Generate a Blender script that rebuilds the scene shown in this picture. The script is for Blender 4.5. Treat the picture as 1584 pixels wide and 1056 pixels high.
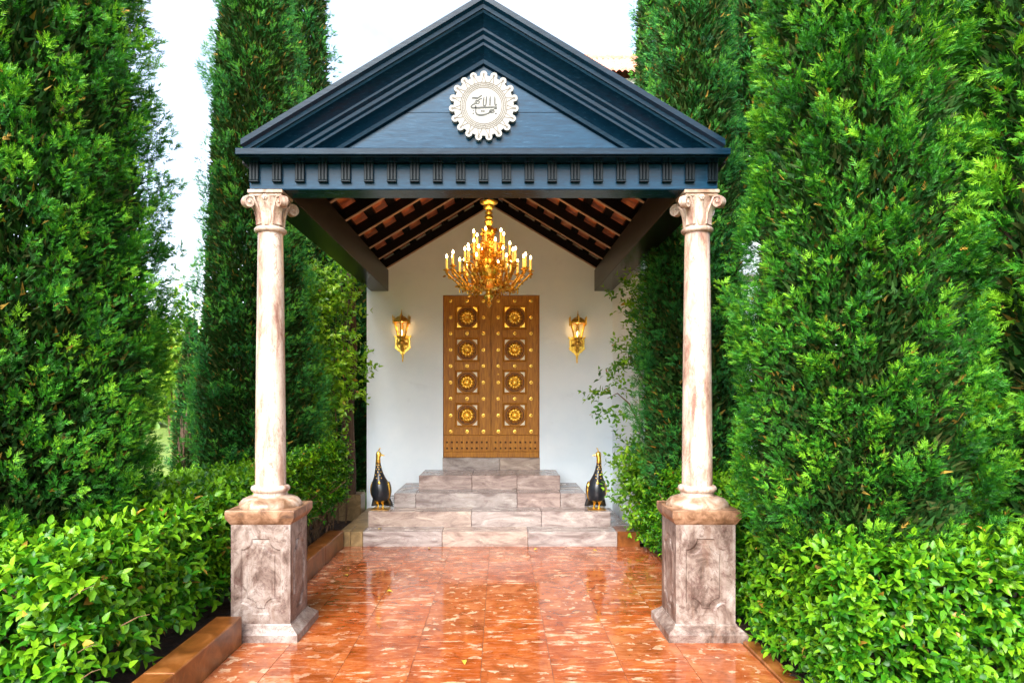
import bpy, math, random
import numpy as np
from mathutils import Vector, Matrix

for o in list(bpy.data.objects):
    bpy.data.objects.remove(o)
sc = bpy.context.scene
COL = sc.collection
random.seed(7)
R = math.radians

# ------------------------------------------------------------------ camera
CAMX, EYE, FPX, VX, VY = 0.118, 1.72, 1056.0, 773.0, 616.0
cd = bpy.data.cameras.new('camera')
cam = bpy.data.objects.new('camera', cd)
COL.objects.link(cam)
cam.location = (CAMX, 0, EYE)
cam.rotation_euler = (R(90), 0, 0)
cd.sensor_width = 36
cd.lens = 24
cd.shift_x = 0.012
cd.shift_y = 0.0556
cd.clip_end = 600
cd.clip_start = 0.05
sc.camera = cam

# ------------------------------------------------------------------ sky, sun, exposure
SUN_EL, SUN_AZ = 40.0, 196.0          # azimuth clockwise from +Y: light comes over the viewer's left shoulder
w = bpy.data.worlds.new('World')
sc.world = w
w.use_nodes = True
nt = w.node_tree
nt.nodes.clear()
sky = nt.nodes.new('ShaderNodeTexSky')
sky.sky_type = 'NISHITA'
sky.sun_disc = False
sky.sun_elevation = R(SUN_EL)
sky.sun_rotation = R(SUN_AZ)
sky.air_density = 1.0
sky.dust_density = 4.0
hs = nt.nodes.new('ShaderNodeHueSaturation')
hs.inputs['Saturation'].default_value = 0.6     # thin white cloud veil over the whole sky
hs.inputs['Value'].default_value = 1.0
bg = nt.nodes.new('ShaderNodeBackground')
bg.inputs['Strength'].default_value = 0.15
wo = nt.nodes.new('ShaderNodeOutputWorld')
nt.links.new(sky.outputs[0], hs.inputs['Color'])
tcn = nt.nodes.new('ShaderNodeTexCoord')
cn = nt.nodes.new('ShaderNodeTexNoise')          # thin broken cloud over the whole sky
cn.inputs['Scale'].default_value = 2.6
cn.inputs['Detail'].default_value = 7
cn.inputs['Roughness'].default_value = 0.55
nt.links.new(tcn.outputs['Generated'], cn.inputs['Vector'])
cr_ = nt.nodes.new('ShaderNodeValToRGB')
cr_.color_ramp.elements[0].position = 0.40
cr_.color_ramp.elements[0].color = (0.62, 0.74, 0.84, 1)
cr_.color_ramp.elements[1].position = 0.60
cr_.color_ramp.elements[1].color = (1.12, 1.10, 1.08, 1)
nt.links.new(cn.outputs['Fac'], cr_.inputs['Fac'])
cm = nt.nodes.new('ShaderNodeMixRGB')
cm.blend_type = 'MULTIPLY'
cm.inputs['Fac'].default_value = 1.0
nt.links.new(hs.outputs[0], cm.inputs['Color1'])
nt.links.new(cr_.outputs[0], cm.inputs['Color2'])
nt.links.new(cm.outputs[0], bg.inputs['Color'])
nt.links.new(bg.outputs[0], wo.inputs['Surface'])

sl = bpy.data.lights.new('sun', 'SUN')
sl.energy = 1.5
sl.angle = R(30)
sl.color = (1.0, 0.97, 0.92)
so = bpy.data.objects.new('sun', sl)
COL.objects.link(so)
sd = Vector((math.sin(R(SUN_AZ)) * math.cos(R(SUN_EL)), math.cos(R(SUN_AZ)) * math.cos(R(SUN_EL)), math.sin(R(SUN_EL))))
so.rotation_euler = (-sd).to_track_quat('-Z', 'Y').to_euler()
so.location = sd * 50

vs = sc.view_settings
vs.view_transform = 'Standard'
vs.look = 'None'
vs.gamma = 1
vs.exposure = 2.1
vs.use_curve_mapping = False
sc.render.engine = 'CYCLES'
sc.cycles.max_bounces = 8
sc.cycles.transparent_max_bounces = 8
sc.cycles.sample_clamp_indirect = 6


def PX(px, Y):
    return (px - VX) / FPX * Y + CAMX


def PH(py, Y):
    return EYE - (py - VY) / FPX * Y


# ------------------------------------------------------------------ mesh helpers
class MB:
    def __init__(s):
        s.v, s.f, s.m = [], [], []

    def add(s, vv, ff, mi=0):
        n = len(s.v)
        s.v += [tuple(p) for p in vv]
        s.f += [tuple(i + n for i in f) for f in ff]
        s.m += [mi] * len(ff)
        return s

    def box(s, x0, x1, y0, y1, z0, z1, ch=0.0, mi=0):
        if ch <= 0:
            vv = [(x, y, z) for x in (x0, x1) for y in (y0, y1) for z in (z0, z1)]
            return s.add(vv, [(0, 1, 3, 2), (4, 6, 7, 5), (0, 4, 5, 1), (2, 3, 7, 6), (0, 2, 6, 4), (1, 5, 7, 3)], mi)
        c = ((x0 + x1) / 2, (y0 + y1) / 2, (z0 + z1) / 2)
        h = ((x1 - x0) / 2, (y1 - y0) / 2, (z1 - z0) / 2)
        vv, idx = [], {}
        for sx in (-1, 1):
            for sy in (-1, 1):
                for sz in (-1, 1):
                    sg = (sx, sy, sz)
                    for a in range(3):
                        idx[(sg, a)] = len(vv)
                        vv.append(tuple(c[k] + sg[k] * (h[k] - (0 if k == a else ch)) for k in range(3)))
        ff = []
        for a in range(3):
            b, d = (a + 1) % 3, (a + 2) % 3
            for sa in (-1, 1):
                q = []
                for sb, sd_ in ((-1, -1), (1, -1), (1, 1), (-1, 1)):
                    g = [0, 0, 0]
                    g[a], g[b], g[d] = sa, sb, sd_
                    q.append(idx[(tuple(g), a)])
                ff.append(tuple(q) if sa > 0 else tuple(q[::-1]))
        for a in range(3):           # edges running along axis a
            b, d = (a + 1) % 3, (a + 2) % 3
            for sb in (-1, 1):
                for sd_ in (-1, 1):
                    g0, g1 = [0, 0, 0], [0, 0, 0]
                    g0[a], g0[b], g0[d] = -1, sb, sd_
                    g1[a], g1[b], g1[d] = 1, sb, sd_
                    q = (idx[(tuple(g0), b)], idx[(tuple(g1), b)], idx[(tuple(g1), d)], idx[(tuple(g0), d)])
                    ff.append(q if sb * sd_ > 0 else q[::-1])
        for sx in (-1, 1):
            for sy in (-1, 1):
                for sz in (-1, 1):
                    g = (sx, sy, sz)
                    q = (idx[(g, 0)], idx[(g, 1)], idx[(g, 2)])
                    ff.append(q if sx * sy * sz > 0 else q[::-1])
        return s.add(vv, ff, mi)

    def lathe(s, prof, cx=0, cy=0, n=24, sx=1, sy=1, mi=0, cap=True):
        """prof: list of (r, z)"""
        vv, ff = [], []
        for r, z in prof:
            for k in range(n):
                a = 2 * math.pi * k / n
                vv.append((cx + r * sx * math.cos(a), cy + r * sy * math.sin(a), z))
        for i in range(len(prof) - 1):
            for k in range(n):
                k2 = (k + 1) % n
                ff.append((i * n + k, i * n + k2, (i + 1) * n + k2, (i + 1) * n + k))
        if cap:
            ff.append(tuple(range(n))[::-1])
            ff.append(tuple((len(prof) - 1) * n + k for k in range(n)))
        return s.add(vv, ff, mi)

    def tube(s, pts, rad, n=6, mi=0, cap=True):
        pts = [Vector(p) for p in pts]
        if not hasattr(rad, '__len__'):
            rad = [rad] * len(pts)
        vv, ff = [], []
        ref = Vector((0.31, 0.17, 0.93))
        for i, p in enumerate(pts):
            t = (pts[min(i + 1, len(pts) - 1)] - pts[max(i - 1, 0)])
            t = t.normalized() if t.length > 1e-9 else Vector((0, 0, 1))
            u = t.cross(ref)
            if u.length < 0.15:
                u = t.cross(Vector((1, 0, 0)))
            u.normalize()
            b = t.cross(u)
            for k in range(n):
                a = 2 * math.pi * k / n
                vv.append(p + (u * math.cos(a) + b * math.sin(a)) * rad[i])
        for i in range(len(pts) - 1):
            for k in range(n):
                k2 = (k + 1) % n
                ff.append((i * n + k, i * n + k2, (i + 1) * n + k2, (i + 1) * n + k))
        if cap:
            ff.append(tuple(range(n))[::-1])
            ff.append(tuple((len(pts) - 1) * n + k for k in range(n)))
        return s.add(vv, ff, mi)

    def rings(s, rings_, mi=None, cap=True):
        """list of equal-length rings of points, skinned in order"""
        n = len(rings_[0])
        vv = [p for r in rings_ for p in r]
        base = len(s.v)
        s.v += [tuple(p) for p in vv]
        for i in range(len(rings_) - 1):
            for k in range(n):
                k2 = (k + 1) % n
                s.f.append(tuple(base + q for q in (i * n + k, i * n + k2, (i + 1) * n + k2, (i + 1) * n + k)))
                s.m.append(mi[i] if mi else 0)
        if cap:
            s.f.append(tuple(base + k for k in range(n))[::-1])
            s.m.append(mi[0] if mi else 0)
            s.f.append(tuple(base + (len(rings_) - 1) * n + k for k in range(n)))
            s.m.append(mi[-1] if mi else 0)
        return s

    def ball(s, c, r, n=10, m=6, mi=0):
        rx, ry, rz = r if hasattr(r, '__len__') else (r, r, r)
        vv, ff = [(c[0], c[1], c[2] - rz)], []
        for i in range(1, m):
            t = -math.pi / 2 + math.pi * i / m
            for k in range(n):
                a = 2 * math.pi * k / n
                vv.append((c[0] + rx * math.cos(t) * math.cos(a), c[1] + ry * math.cos(t) * math.sin(a), c[2] + rz * math.sin(t)))
        vv.append((c[0], c[1], c[2] + rz))
        for k in range(n):
            ff.append((0, 1 + (k + 1) % n, 1 + k))
            ff.append((len(vv) - 1, 1 + (m - 2) * n + k, 1 + (m - 2) * n + (k + 1) % n))
        for i in range(m - 2):
            for k in range(n):
                k2 = (k + 1) % n
                ff.append((1 + i * n + k, 1 + i * n + k2, 1 + (i + 1) * n + k2, 1 + (i + 1) * n + k))
        return s.add(vv, ff, mi)

    def prism(s, pts, y0, y1, mi=0, plane='xz'):
        """extrude polygon pts (x,z) from y0 (front) to y1"""
        n = len(pts)
        if plane == 'xz':
            vv = [(x, y0, z) for x, z in pts] + [(x, y1, z) for x, z in pts]
        else:                        # 'yz' extruded along x
            vv = [(y0, a, b) for a, b in pts] + [(y1, a, b) for a, b in pts]
        ff = [tuple(range(n)), tuple(range(n, 2 * n))[::-1]]
        for k in range(n):
            k2 = (k + 1) % n
            ff.append((k, k + n, k2 + n, k2))
        return s.add(vv, ff, mi)


ORG = {}


def mesh_of(name, mb, mats, smooth=35, org=None):
    me = bpy.data.meshes.new(name)
    v = mb.v if org is None else [(p[0] - org[0], p[1] - org[1], p[2] - org[2]) for p in mb.v]
    me.from_pydata(v, [], mb.f)
    if not isinstance(mats, (list, tuple)):
        mats = [mats]
    for m in mats:
        me.materials.append(m)
    if len(mats) > 1:
        me.polygons.foreach_set('material_index', mb.m)
    import bmesh
    bm = bmesh.new()
    bm.from_mesh(me)
    bmesh.ops.recalc_face_normals(bm, faces=bm.faces)
    bm.to_mesh(me)
    bm.free()
    if smooth:
        me.shade_smooth()
        me.set_sharp_from_angle(angle=R(smooth))
    return me


def org_of(o):
    while o.parent:
        o = o.parent
    return ORG.get(o.name)


def part(name, mb, mats, parent=None, smooth=35, label=None):
    """mesh object; mesh given in the coordinates of the root (world coords when the root has an ORG)"""
    org = org_of(parent) if parent else None
    o = bpy.data.objects.new(name, mesh_of(name, mb, mats, smooth, org))
    COL.objects.link(o)
    if parent:
        o.parent = parent
    if label:
        o['label'] = label
    return o


def inst(name, me, parent, loc, rot=(0, 0, 0), scale=None):
    """one more object sharing mesh data, loc in root coordinates (parents inside the thing sit at the root's origin)"""
    org = org_of(parent)
    o = bpy.data.objects.new(name, me)
    COL.objects.link(o)
    o.parent = parent
    o.location = Vector(loc) - Vector(org) if org else Vector(loc)
    o.rotation_euler = rot
    if scale:
        o.scale = scale
    return o


def tag(o, label=None, cat=None, group=None, kind=None):
    if label:
        o['label'] = label
    if cat:
        o['category'] = cat
    if group:
        o['group'] = group
    if kind:
        o['kind'] = kind
    return o


def thing(name, loc, label, cat, group=None, world=True):
    o = bpy.data.objects.new(name, None)
    o.empty_display_size = 0.2
    COL.objects.link(o)
    o.location = loc
    if world:
        ORG[o.name] = tuple(loc)
    return tag(o, label, cat, group)


def copy_tree(o, parent=None):
    c = o.copy()
    COL.objects.link(c)
    if parent:
        c.parent = parent
    for ch in list(o.children):
        copy_tree(ch, c)
    return c


# ------------------------------------------------------------------ materials
class NT:
    def __init__(s, name):
        s.mat = bpy.data.materials.new(name)
        s.mat.use_nodes = True
        s.t = s.mat.node_tree
        s.b = s.t.nodes['Principled BSDF']
        s.out = s.t.nodes['Material Output']

    def n(s, typ, **kw):
        nd = s.t.nodes.new('ShaderNode' + typ)
        for k, v in kw.items():
            setattr(nd, k, v)
        return nd

    def l(s, a, b):
        s.t.links.new(a, b)

    def coord(s, scale=(1, 1, 1), rand=0.0, which='Object'):
        tc = s.n('TexCoord')
        mp = s.n('Mapping')
        mp.inputs['Scale'].default_value = scale
        s.l(tc.outputs[which], mp.inputs['Vector'])
        if rand:
            oi = s.n('ObjectInfo')
            mu = s.n('Math', operation='MULTIPLY')
            mu.inputs[1].default_value = rand
            s.l(oi.outputs['Random'], mu.inputs[0])
            s.l(mu.outputs[0], mp.inputs['Location'])
        return mp.outputs[0]

    def noise(s, vec, scale, detail=4, rough=0.55, dist=0.0):
        nd = s.n('TexNoise')
        nd.inputs['Scale'].default_value = scale
        nd.inputs['Detail'].default_value = detail
        nd.inputs['Roughness'].default_value = rough
        nd.inputs['Distortion'].default_value = dist
        s.l(vec, nd.inputs['Vector'])
        return nd.outputs['Fac']

    def ramp(s, fac, stops):
        r = s.n('ValToRGB')
        e = r.color_ramp.elements
        while len(e) < len(stops):
            e.new(0.5)
        for k, (p, c) in enumerate(stops):
            e[k].position = p
            e[k].color = tuple(c) + (1,) if hasattr(c, '__len__') else (c, c, c, 1)
        s.l(fac, r.inputs['Fac'])
        return r.outputs['Color']

    def mix(s, fac, a, b, mode='MIX'):
        m = s.n('MixRGB', blend_type=mode)
        for sock, v in ((m.inputs['Fac'], fac), (m.inputs['Color1'], a), (m.inputs['Color2'], b)):
            if hasattr(v, 'is_output'):
                s.l(v, sock)
            elif hasattr(v, '__len__'):
                sock.default_value = tuple(v) + (1,)
            else:
                sock.default_value = v if sock.name == 'Fac' else (v, v, v, 1)
        return m.outputs[0]

    def vein(s, vec, scale, width, dist=1.5):
        """thin irregular lines where a distorted noise crosses its middle value"""
        f = s.noise(vec, scale, 6, 0.6, dist)
        a = s.n('Math', operation='SUBTRACT')
        s.l(f, a.inputs[0])
        a.inputs[1].default_value = 0.5
        b = s.n('Math', operation='ABSOLUTE')
        s.l(a.outputs[0], b.inputs[0])
        return s.ramp(b.outputs[0], [(0.0, 1.0), (width, 0.0)])

    def bump(s, h, strength=0.3, dist=0.01):
        bp = s.n('Bump')
        bp.inputs['Strength'].default_value = strength
        bp.inputs['Distance'].default_value = dist
        s.l(h, bp.inputs['Height'])
        s.l(bp.outputs[0], s.b.inputs['Normal'])

    def base(s, c):
        if hasattr(c, 'is_output'):
            s.l(c, s.b.inputs['Base Color'])
        else:
            s.b.inputs['Base Color'].default_value = tuple(c) + (1,)

    def rough(s, v):
        if hasattr(v, 'is_output'):
            s.l(v, s.b.inputs['Roughness'])
        else:
            s.b.inputs['Roughness'].default_value = v


def m_marble():                      # shaft, capital: cream pink with rusty streaks along the shaft
    m = NT('cream_pink_marble')
    c = m.coord((2.6, 2.6, 0.55), 6)
    c2 = m.coord((1, 1, 1), 9)
    f = m.noise(c, 3.6, 10, 0.72, 0.35)
    col = m.ramp(f, [(0.36, (0.19, 0.095, 0.07)), (0.46, (0.37, 0.245, 0.19)), (0.54, (0.50, 0.395, 0.33))])
    v = m.vein(c, 4.5, 0.013, 0.8)
    col = m.mix(m.mix(1.0, v, 0.75, 'MULTIPLY'), col, (0.17, 0.065, 0.04))
    g = m.noise(c2, 28, 5, 0.7)
    col = m.mix(m.ramp(g, [(0.58, 0.0), (0.75, 0.5)]), col, (0.24, 0.13, 0.08))
    m.base(col)
    m.rough(m.ramp(g, [(0.3, 0.22), (0.7, 0.42)]))
    m.bump(m.noise(c2, 60, 3), 0.12, 0.004)
    return m.mat


def m_pedestal():
    m = NT('grey_pink_marble')
    c = m.coord((1, 1, 0.8), 7)
    f = m.noise(c, 5.5, 9, 0.72, 0.6)
    col = m.ramp(f, [(0.37, (0.048, 0.027, 0.020)), (0.455, (0.140, 0.095, 0.078)), (0.53, (0.215, 0.165, 0.141)), (0.64, (0.32, 0.275, 0.25))])
    v = m.vein(c, 7.0, 0.016, 1.6)
    col = m.mix(m.mix(1.0, v, 0.75, 'MULTIPLY'), col, (0.07, 0.022, 0.020))
    g = m.noise(c, 16, 6, 0.75, 0.4)
    col = m.mix(m.ramp(g, [(0.54, 0.0), (0.66, 0.8)]), col, (0.055, 0.026, 0.017))
    s = m.noise(m.coord((5, 5, 0.5), 3), 2.2, 5, 0.6)
    col = m.mix(m.ramp(s, [(0.58, 0.0), (0.68, 0.45)]), col, (0.13, 0.065, 0.04))
    m.base(col)
    m.rough(m.ramp(g, [(0.3, 0.28), (0.7, 0.55)]))
    m.bump(g, 0.15, 0.006)
    return m.mat


def m_cap():
    m = NT('rust_stained_marble')
    c = m.coord((1, 1, 1), 7)
    f = m.noise(c, 9, 7, 0.7, 0.6)
    col = m.ramp(f, [(0.34, (0.05, 0.022, 0.012)), (0.47, (0.16, 0.078, 0.040)), (0.62, (0.32, 0.18, 0.11))])
    m.base(col)
    m.rough(0.42)
    m.bump(f, 0.2, 0.006)
    return m.mat


def m_dome():
    m = NT('weathered_pale_marble')
    c = m.coord((1, 1, 1), 7)
    f = m.noise(c, 7, 7, 0.7, 0.8)
    col = m.ramp(f, [(0.36, (0.12, 0.06, 0.03)), (0.47, (0.25, 0.155, 0.10)), (0.62, (0.42, 0.32, 0.255))])
    m.base(col)
    m.rough(0.38)
    m.bump(f, 0.15, 0.005)
    return m.mat


def m_step():
    m = NT('rosy_grey_step_stone')
    c = m.coord((0.7, 1.2, 2.4), 11)
    f = m.noise(c, 4.0, 7, 0.62, 1.0)
    col = m.ramp(f, [(0.36, (0.155, 0.115, 0.104)), (0.46, (0.265, 0.213, 0.196)), (0.56, (0.345, 0.292, 0.270)), (0.70, (0.43, 0.375, 0.33))])
    oi = m.n('ObjectInfo')
    tone = m.ramp(oi.outputs['Random'], [(0.0, (1.0, 0.86, 0.82)), (0.4, (1.05, 1.02, 1.02)), (0.75, (0.88, 0.90, 0.92)), (1.0, (1.08, 0.95, 0.84))])
    col = m.mix(1.0, col, tone, 'MULTIPLY')
    v = m.vein(c, 3.2, 0.018, 2.0)
    col = m.mix(m.mix(1.0, v, 0.5, 'MULTIPLY'), col, (0.17, 0.095, 0.085))
    g = m.noise(m.coord((1, 1, 1), 4), 55, 4, 0.7)
    col = m.mix(m.ramp(g, [(0.62, 0.0), (0.72, 0.7)]), col, (0.16, 0.09, 0.07))
    m.base(col)
    m.rough(m.ramp(f, [(0.3, 0.14), (0.7, 0.32)]))
    m.bump(g, 0.08, 0.004)
    return m.mat


def m_tile():
    m = NT('wet_red_travertine')
    co = m.coord((1, 1, 1), 13)
    oi = m.n('ObjectInfo')
    # orange red ground colour, varying from slab to slab
    f = m.noise(co, 6.0, 6, 0.6, 0.5)
    a = m.ramp(f, [(0.30, (0.14, 0.026, 0.005)), (0.50, (0.255, 0.053, 0.011)), (0.68, (0.35, 0.100, 0.028))])
    tone = m.ramp(oi.outputs['Random'], [(0.0, (0.90, 0.84, 0.72)), (0.35, (1.05, 1.0, 0.84)), (0.7, (1.0, 1.18, 1.5)), (1.0, (0.92, 1.1, 1.6))])
    col = m.mix(1.0, a, tone, 'MULTIPLY')
    # cream fossil patches, drawn out sideways on most slabs and blobby on others
    c1 = m.coord((1.0, 3.2, 1), 17)
    c2 = m.coord((1.5, 1.7, 1), 19)
    p1 = m.noise(c1, 4.6, 8, 0.66, 0.3)
    p2 = m.noise(c2, 7.5, 6, 0.55, 0.35)
    k1 = m.ramp(p1, [(0.570, 0.0), (0.592, 1.0)])
    k2 = m.ramp(p2, [(0.590, 0.0), (0.610, 1.0)])
    sel = m.ramp(oi.outputs['Random'], [(0.45, 0.0), (0.60, 1.0)])
    k = m.mix(sel, k1, k2)
    k = m.mix(1.0, k, 0.85, 'MULTIPLY')
    cc = m.ramp(m.noise(co, 22, 5, 0.6), [(0.35, (0.34, 0.17, 0.09)), (0.6, (0.50, 0.35, 0.23))])
    col = m.mix(k, col, cc)
    s = m.noise(m.coord((0.8, 7.0, 1), 23), 10, 8, 0.75, 0.6)
    col = m.mix(m.ramp(s, [(0.50, 0.0), (0.64, 0.62)]), col, (0.40, 0.17, 0.085))
    g = m.noise(co, 30, 5, 0.75, 0.8)
    col = m.mix(m.ramp(g, [(0.60, 0.0), (0.68, 0.7)]), col, (0.08, 0.018, 0.006))
    m.base(col)
    wet = m.noise(m.coord((1, 1, 1), 0, 'Generated'), 2.5, 3, 0.5)
    m.rough(m.ramp(m.noise(co, 3.4, 4, 0.6), [(0.35, 0.03), (0.65, 0.13)]))
    m.b.inputs['IOR'].default_value = 1.45
    m.bump(m.mix(0.35, m.noise(co, 5, 2), g), 0.05, 0.006)
    return m.mat


def m_simple_stone(name, cols, scale=8, rough=0.4, bump=0.2):
    m = NT(name)
    c = m.coord((1, 1, 1), 11)
    f = m.noise(c, scale, 7, 0.65, 0.6)
    m.base(m.ramp(f, [(0.32 + 0.36 * i / max(1, len(cols) - 1), cc) for i, cc in enumerate(cols)]))
    m.rough(rough)
    m.bump(f, bump, 0.008)
    return m.mat


def m_plaster():
    m = NT('white_plaster')
    c = m.coord()
    f = m.noise(c, 1.3, 6, 0.6)
    col = m.ramp(f, [(0.32, (0.68, 0.77, 0.85)), (0.6, (0.77, 0.84, 0.90))])
    st = m.noise(m.coord((1.2, 1.2, 2.5)), 2.0, 6, 0.7, 0.5)
    col = m.mix(m.ramp(st, [(0.60, 0.0), (0.75, 0.25)]), col, (0.50, 0.53, 0.57))
    m.base(col)
    m.rough(0.75)
    m.bump(m.noise(c, 18, 5, 0.6), 0.18, 0.006)
    return m.mat


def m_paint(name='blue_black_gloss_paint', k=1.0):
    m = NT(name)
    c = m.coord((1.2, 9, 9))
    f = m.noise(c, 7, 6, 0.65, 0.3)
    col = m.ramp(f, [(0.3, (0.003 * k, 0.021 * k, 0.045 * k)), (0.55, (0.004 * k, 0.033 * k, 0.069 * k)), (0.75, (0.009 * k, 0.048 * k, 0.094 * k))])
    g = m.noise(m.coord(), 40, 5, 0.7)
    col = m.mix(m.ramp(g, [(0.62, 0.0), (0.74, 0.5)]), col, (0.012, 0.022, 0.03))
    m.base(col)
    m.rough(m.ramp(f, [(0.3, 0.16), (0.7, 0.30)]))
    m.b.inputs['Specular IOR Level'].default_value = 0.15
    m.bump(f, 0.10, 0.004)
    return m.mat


def m_darkwood():
    m = NT('dark_stained_timber')
    c = m.coord((9, 0.9, 9))
    f = m.noise(c, 6, 6, 0.65, 0.3)
    m.base(m.ramp(f, [(0.3, (0.003, 0.003, 0.004)), (0.55, (0.008, 0.006, 0.007)), (0.75, (0.018, 0.012, 0.013))]))
    m.rough(0.26)
    m.b.inputs['Specular IOR Level'].default_value = 0.11
    m.bump(f, 0.08, 0.004)
    return m.mat


def m_door():
    m = NT('golden_brown_door_wood')
    c = m.coord((9, 9, 0.9), 5)
    f = m.noise(c, 6, 7, 0.65, 0.5)
    col = m.ramp(f, [(0.28, (0.21, 0.070, 0.005)), (0.5, (0.40, 0.155, 0.013)), (0.72, (0.55, 0.245, 0.028))])
    m.base(col)
    m.rough(m.ramp(f, [(0.3, 0.42), (0.7, 0.56)]))
    m.b.inputs['Specular IOR Level'].default_value = 0.3
    m.bump(f, 0.12, 0.003)
    return m.mat


def m_gold(name='gilded_brass', col=(1.0, 0.66, 0.13), dark=(0.62, 0.33, 0.045), sc_=30, rough=0.27):
    m = NT(name)
    f = m.noise(m.coord((1, 1, 1), 5), sc_, 5, 0.7)
    m.base(m.ramp(f, [(0.34, dark), (0.52, col)]))
    m.b.inputs['Metallic'].default_value = 1.0
    m.rough(m.ramp(f, [(0.3, rough + 0.18), (0.6, rough)]))
    m.bump(f, 0.15, 0.002)
    return m.mat


def m_plain(name, col, rough=0.5, metal=0.0, emit=None, es=0.0):
    m = NT(name)
    f = m.noise(m.coord((1, 1, 1), 5), 14, 4, 0.6)
    m.base(m.ramp(f, [(0.3, tuple(x * 0.86 for x in col)), (0.7, tuple(min(1, x * 1.1) for x in col))]))
    m.rough(rough)
    m.b.inputs['Metallic'].default_value = metal
    if emit:
        m.b.inputs['Emission Color'].default_value = tuple(emit) + (1,)
        m.b.inputs['Emission Strength'].default_value = es
    return m.mat


def m_leaf(name, c0, c1, c2, rough=0.42, trans=0.3, spec=0.5):
    """leaf colour from the per-leaf 'tint' value: old leaf, mature leaf, young leaf"""
    m = NT(name)
    at = m.n('Attribute', attribute_name='tint')
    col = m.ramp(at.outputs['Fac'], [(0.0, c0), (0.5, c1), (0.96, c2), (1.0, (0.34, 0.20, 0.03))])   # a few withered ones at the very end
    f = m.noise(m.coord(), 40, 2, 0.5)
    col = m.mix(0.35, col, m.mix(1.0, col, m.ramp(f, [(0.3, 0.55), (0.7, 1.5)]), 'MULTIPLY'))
    m.base(col)
    m.rough(rough)
    m.b.inputs['Specular IOR Level'].default_value = spec
    tr = m.n('BsdfTranslucent')
    tcol = m.mix(0.5, col, m.mix(1.0, col, (1.5, 1.6, 0.4), 'MULTIPLY'))
    m.l(tcol, tr.inputs['Color'])
    mx = m.n('MixShader')
    mx.inputs[0].default_value = trans
    m.l(m.b.outputs[0], mx.inputs[1])
    m.l(tr.outputs[0], mx.inputs[2])
    m.l(mx.outputs[0], m.out.inputs['Surface'])
    return m.mat


def m_bark(name='brown_bark', a=(0.035, 0.018, 0.010), b=(0.11, 0.062, 0.036)):
    m = NT(name)
    f = m.noise(m.coord((8, 8, 1.2), 5), 5, 6, 0.7, 0.5)
    m.base(m.ramp(f, [(0.35, a), (0.65, b)]))
    m.rough(0.85)
    m.bump(f, 0.6, 0.02)
    return m.mat


def m_ground():
    m = NT('lawn')
    f = m.noise(m.coord((1, 1, 1)), 0.5, 8, 0.7)
    m.base(m.ramp(f, [(0.3, (0.075, 0.13, 0.012)), (0.55, (0.13, 0.20, 0.02)), (0.7, (0.21, 0.26, 0.03))]))
    m.rough(0.9)
    m.bump(m.noise(m.coord(), 30, 5, 0.7), 0.8, 0.03)
    return m.mat


def m_soil():
    m = NT('dark_garden_soil')
    c = m.coord()
    f = m.noise(c, 18, 8, 0.75, 0.4)
    m.base(m.ramp(f, [(0.3, (0.010, 0.005, 0.003)), (0.52, (0.040, 0.018, 0.009)), (0.72, (0.10, 0.045, 0.022))]))
    m.rough(0.9)
    m.bump(f, 0.9, 0.03)
    return m.mat


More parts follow.
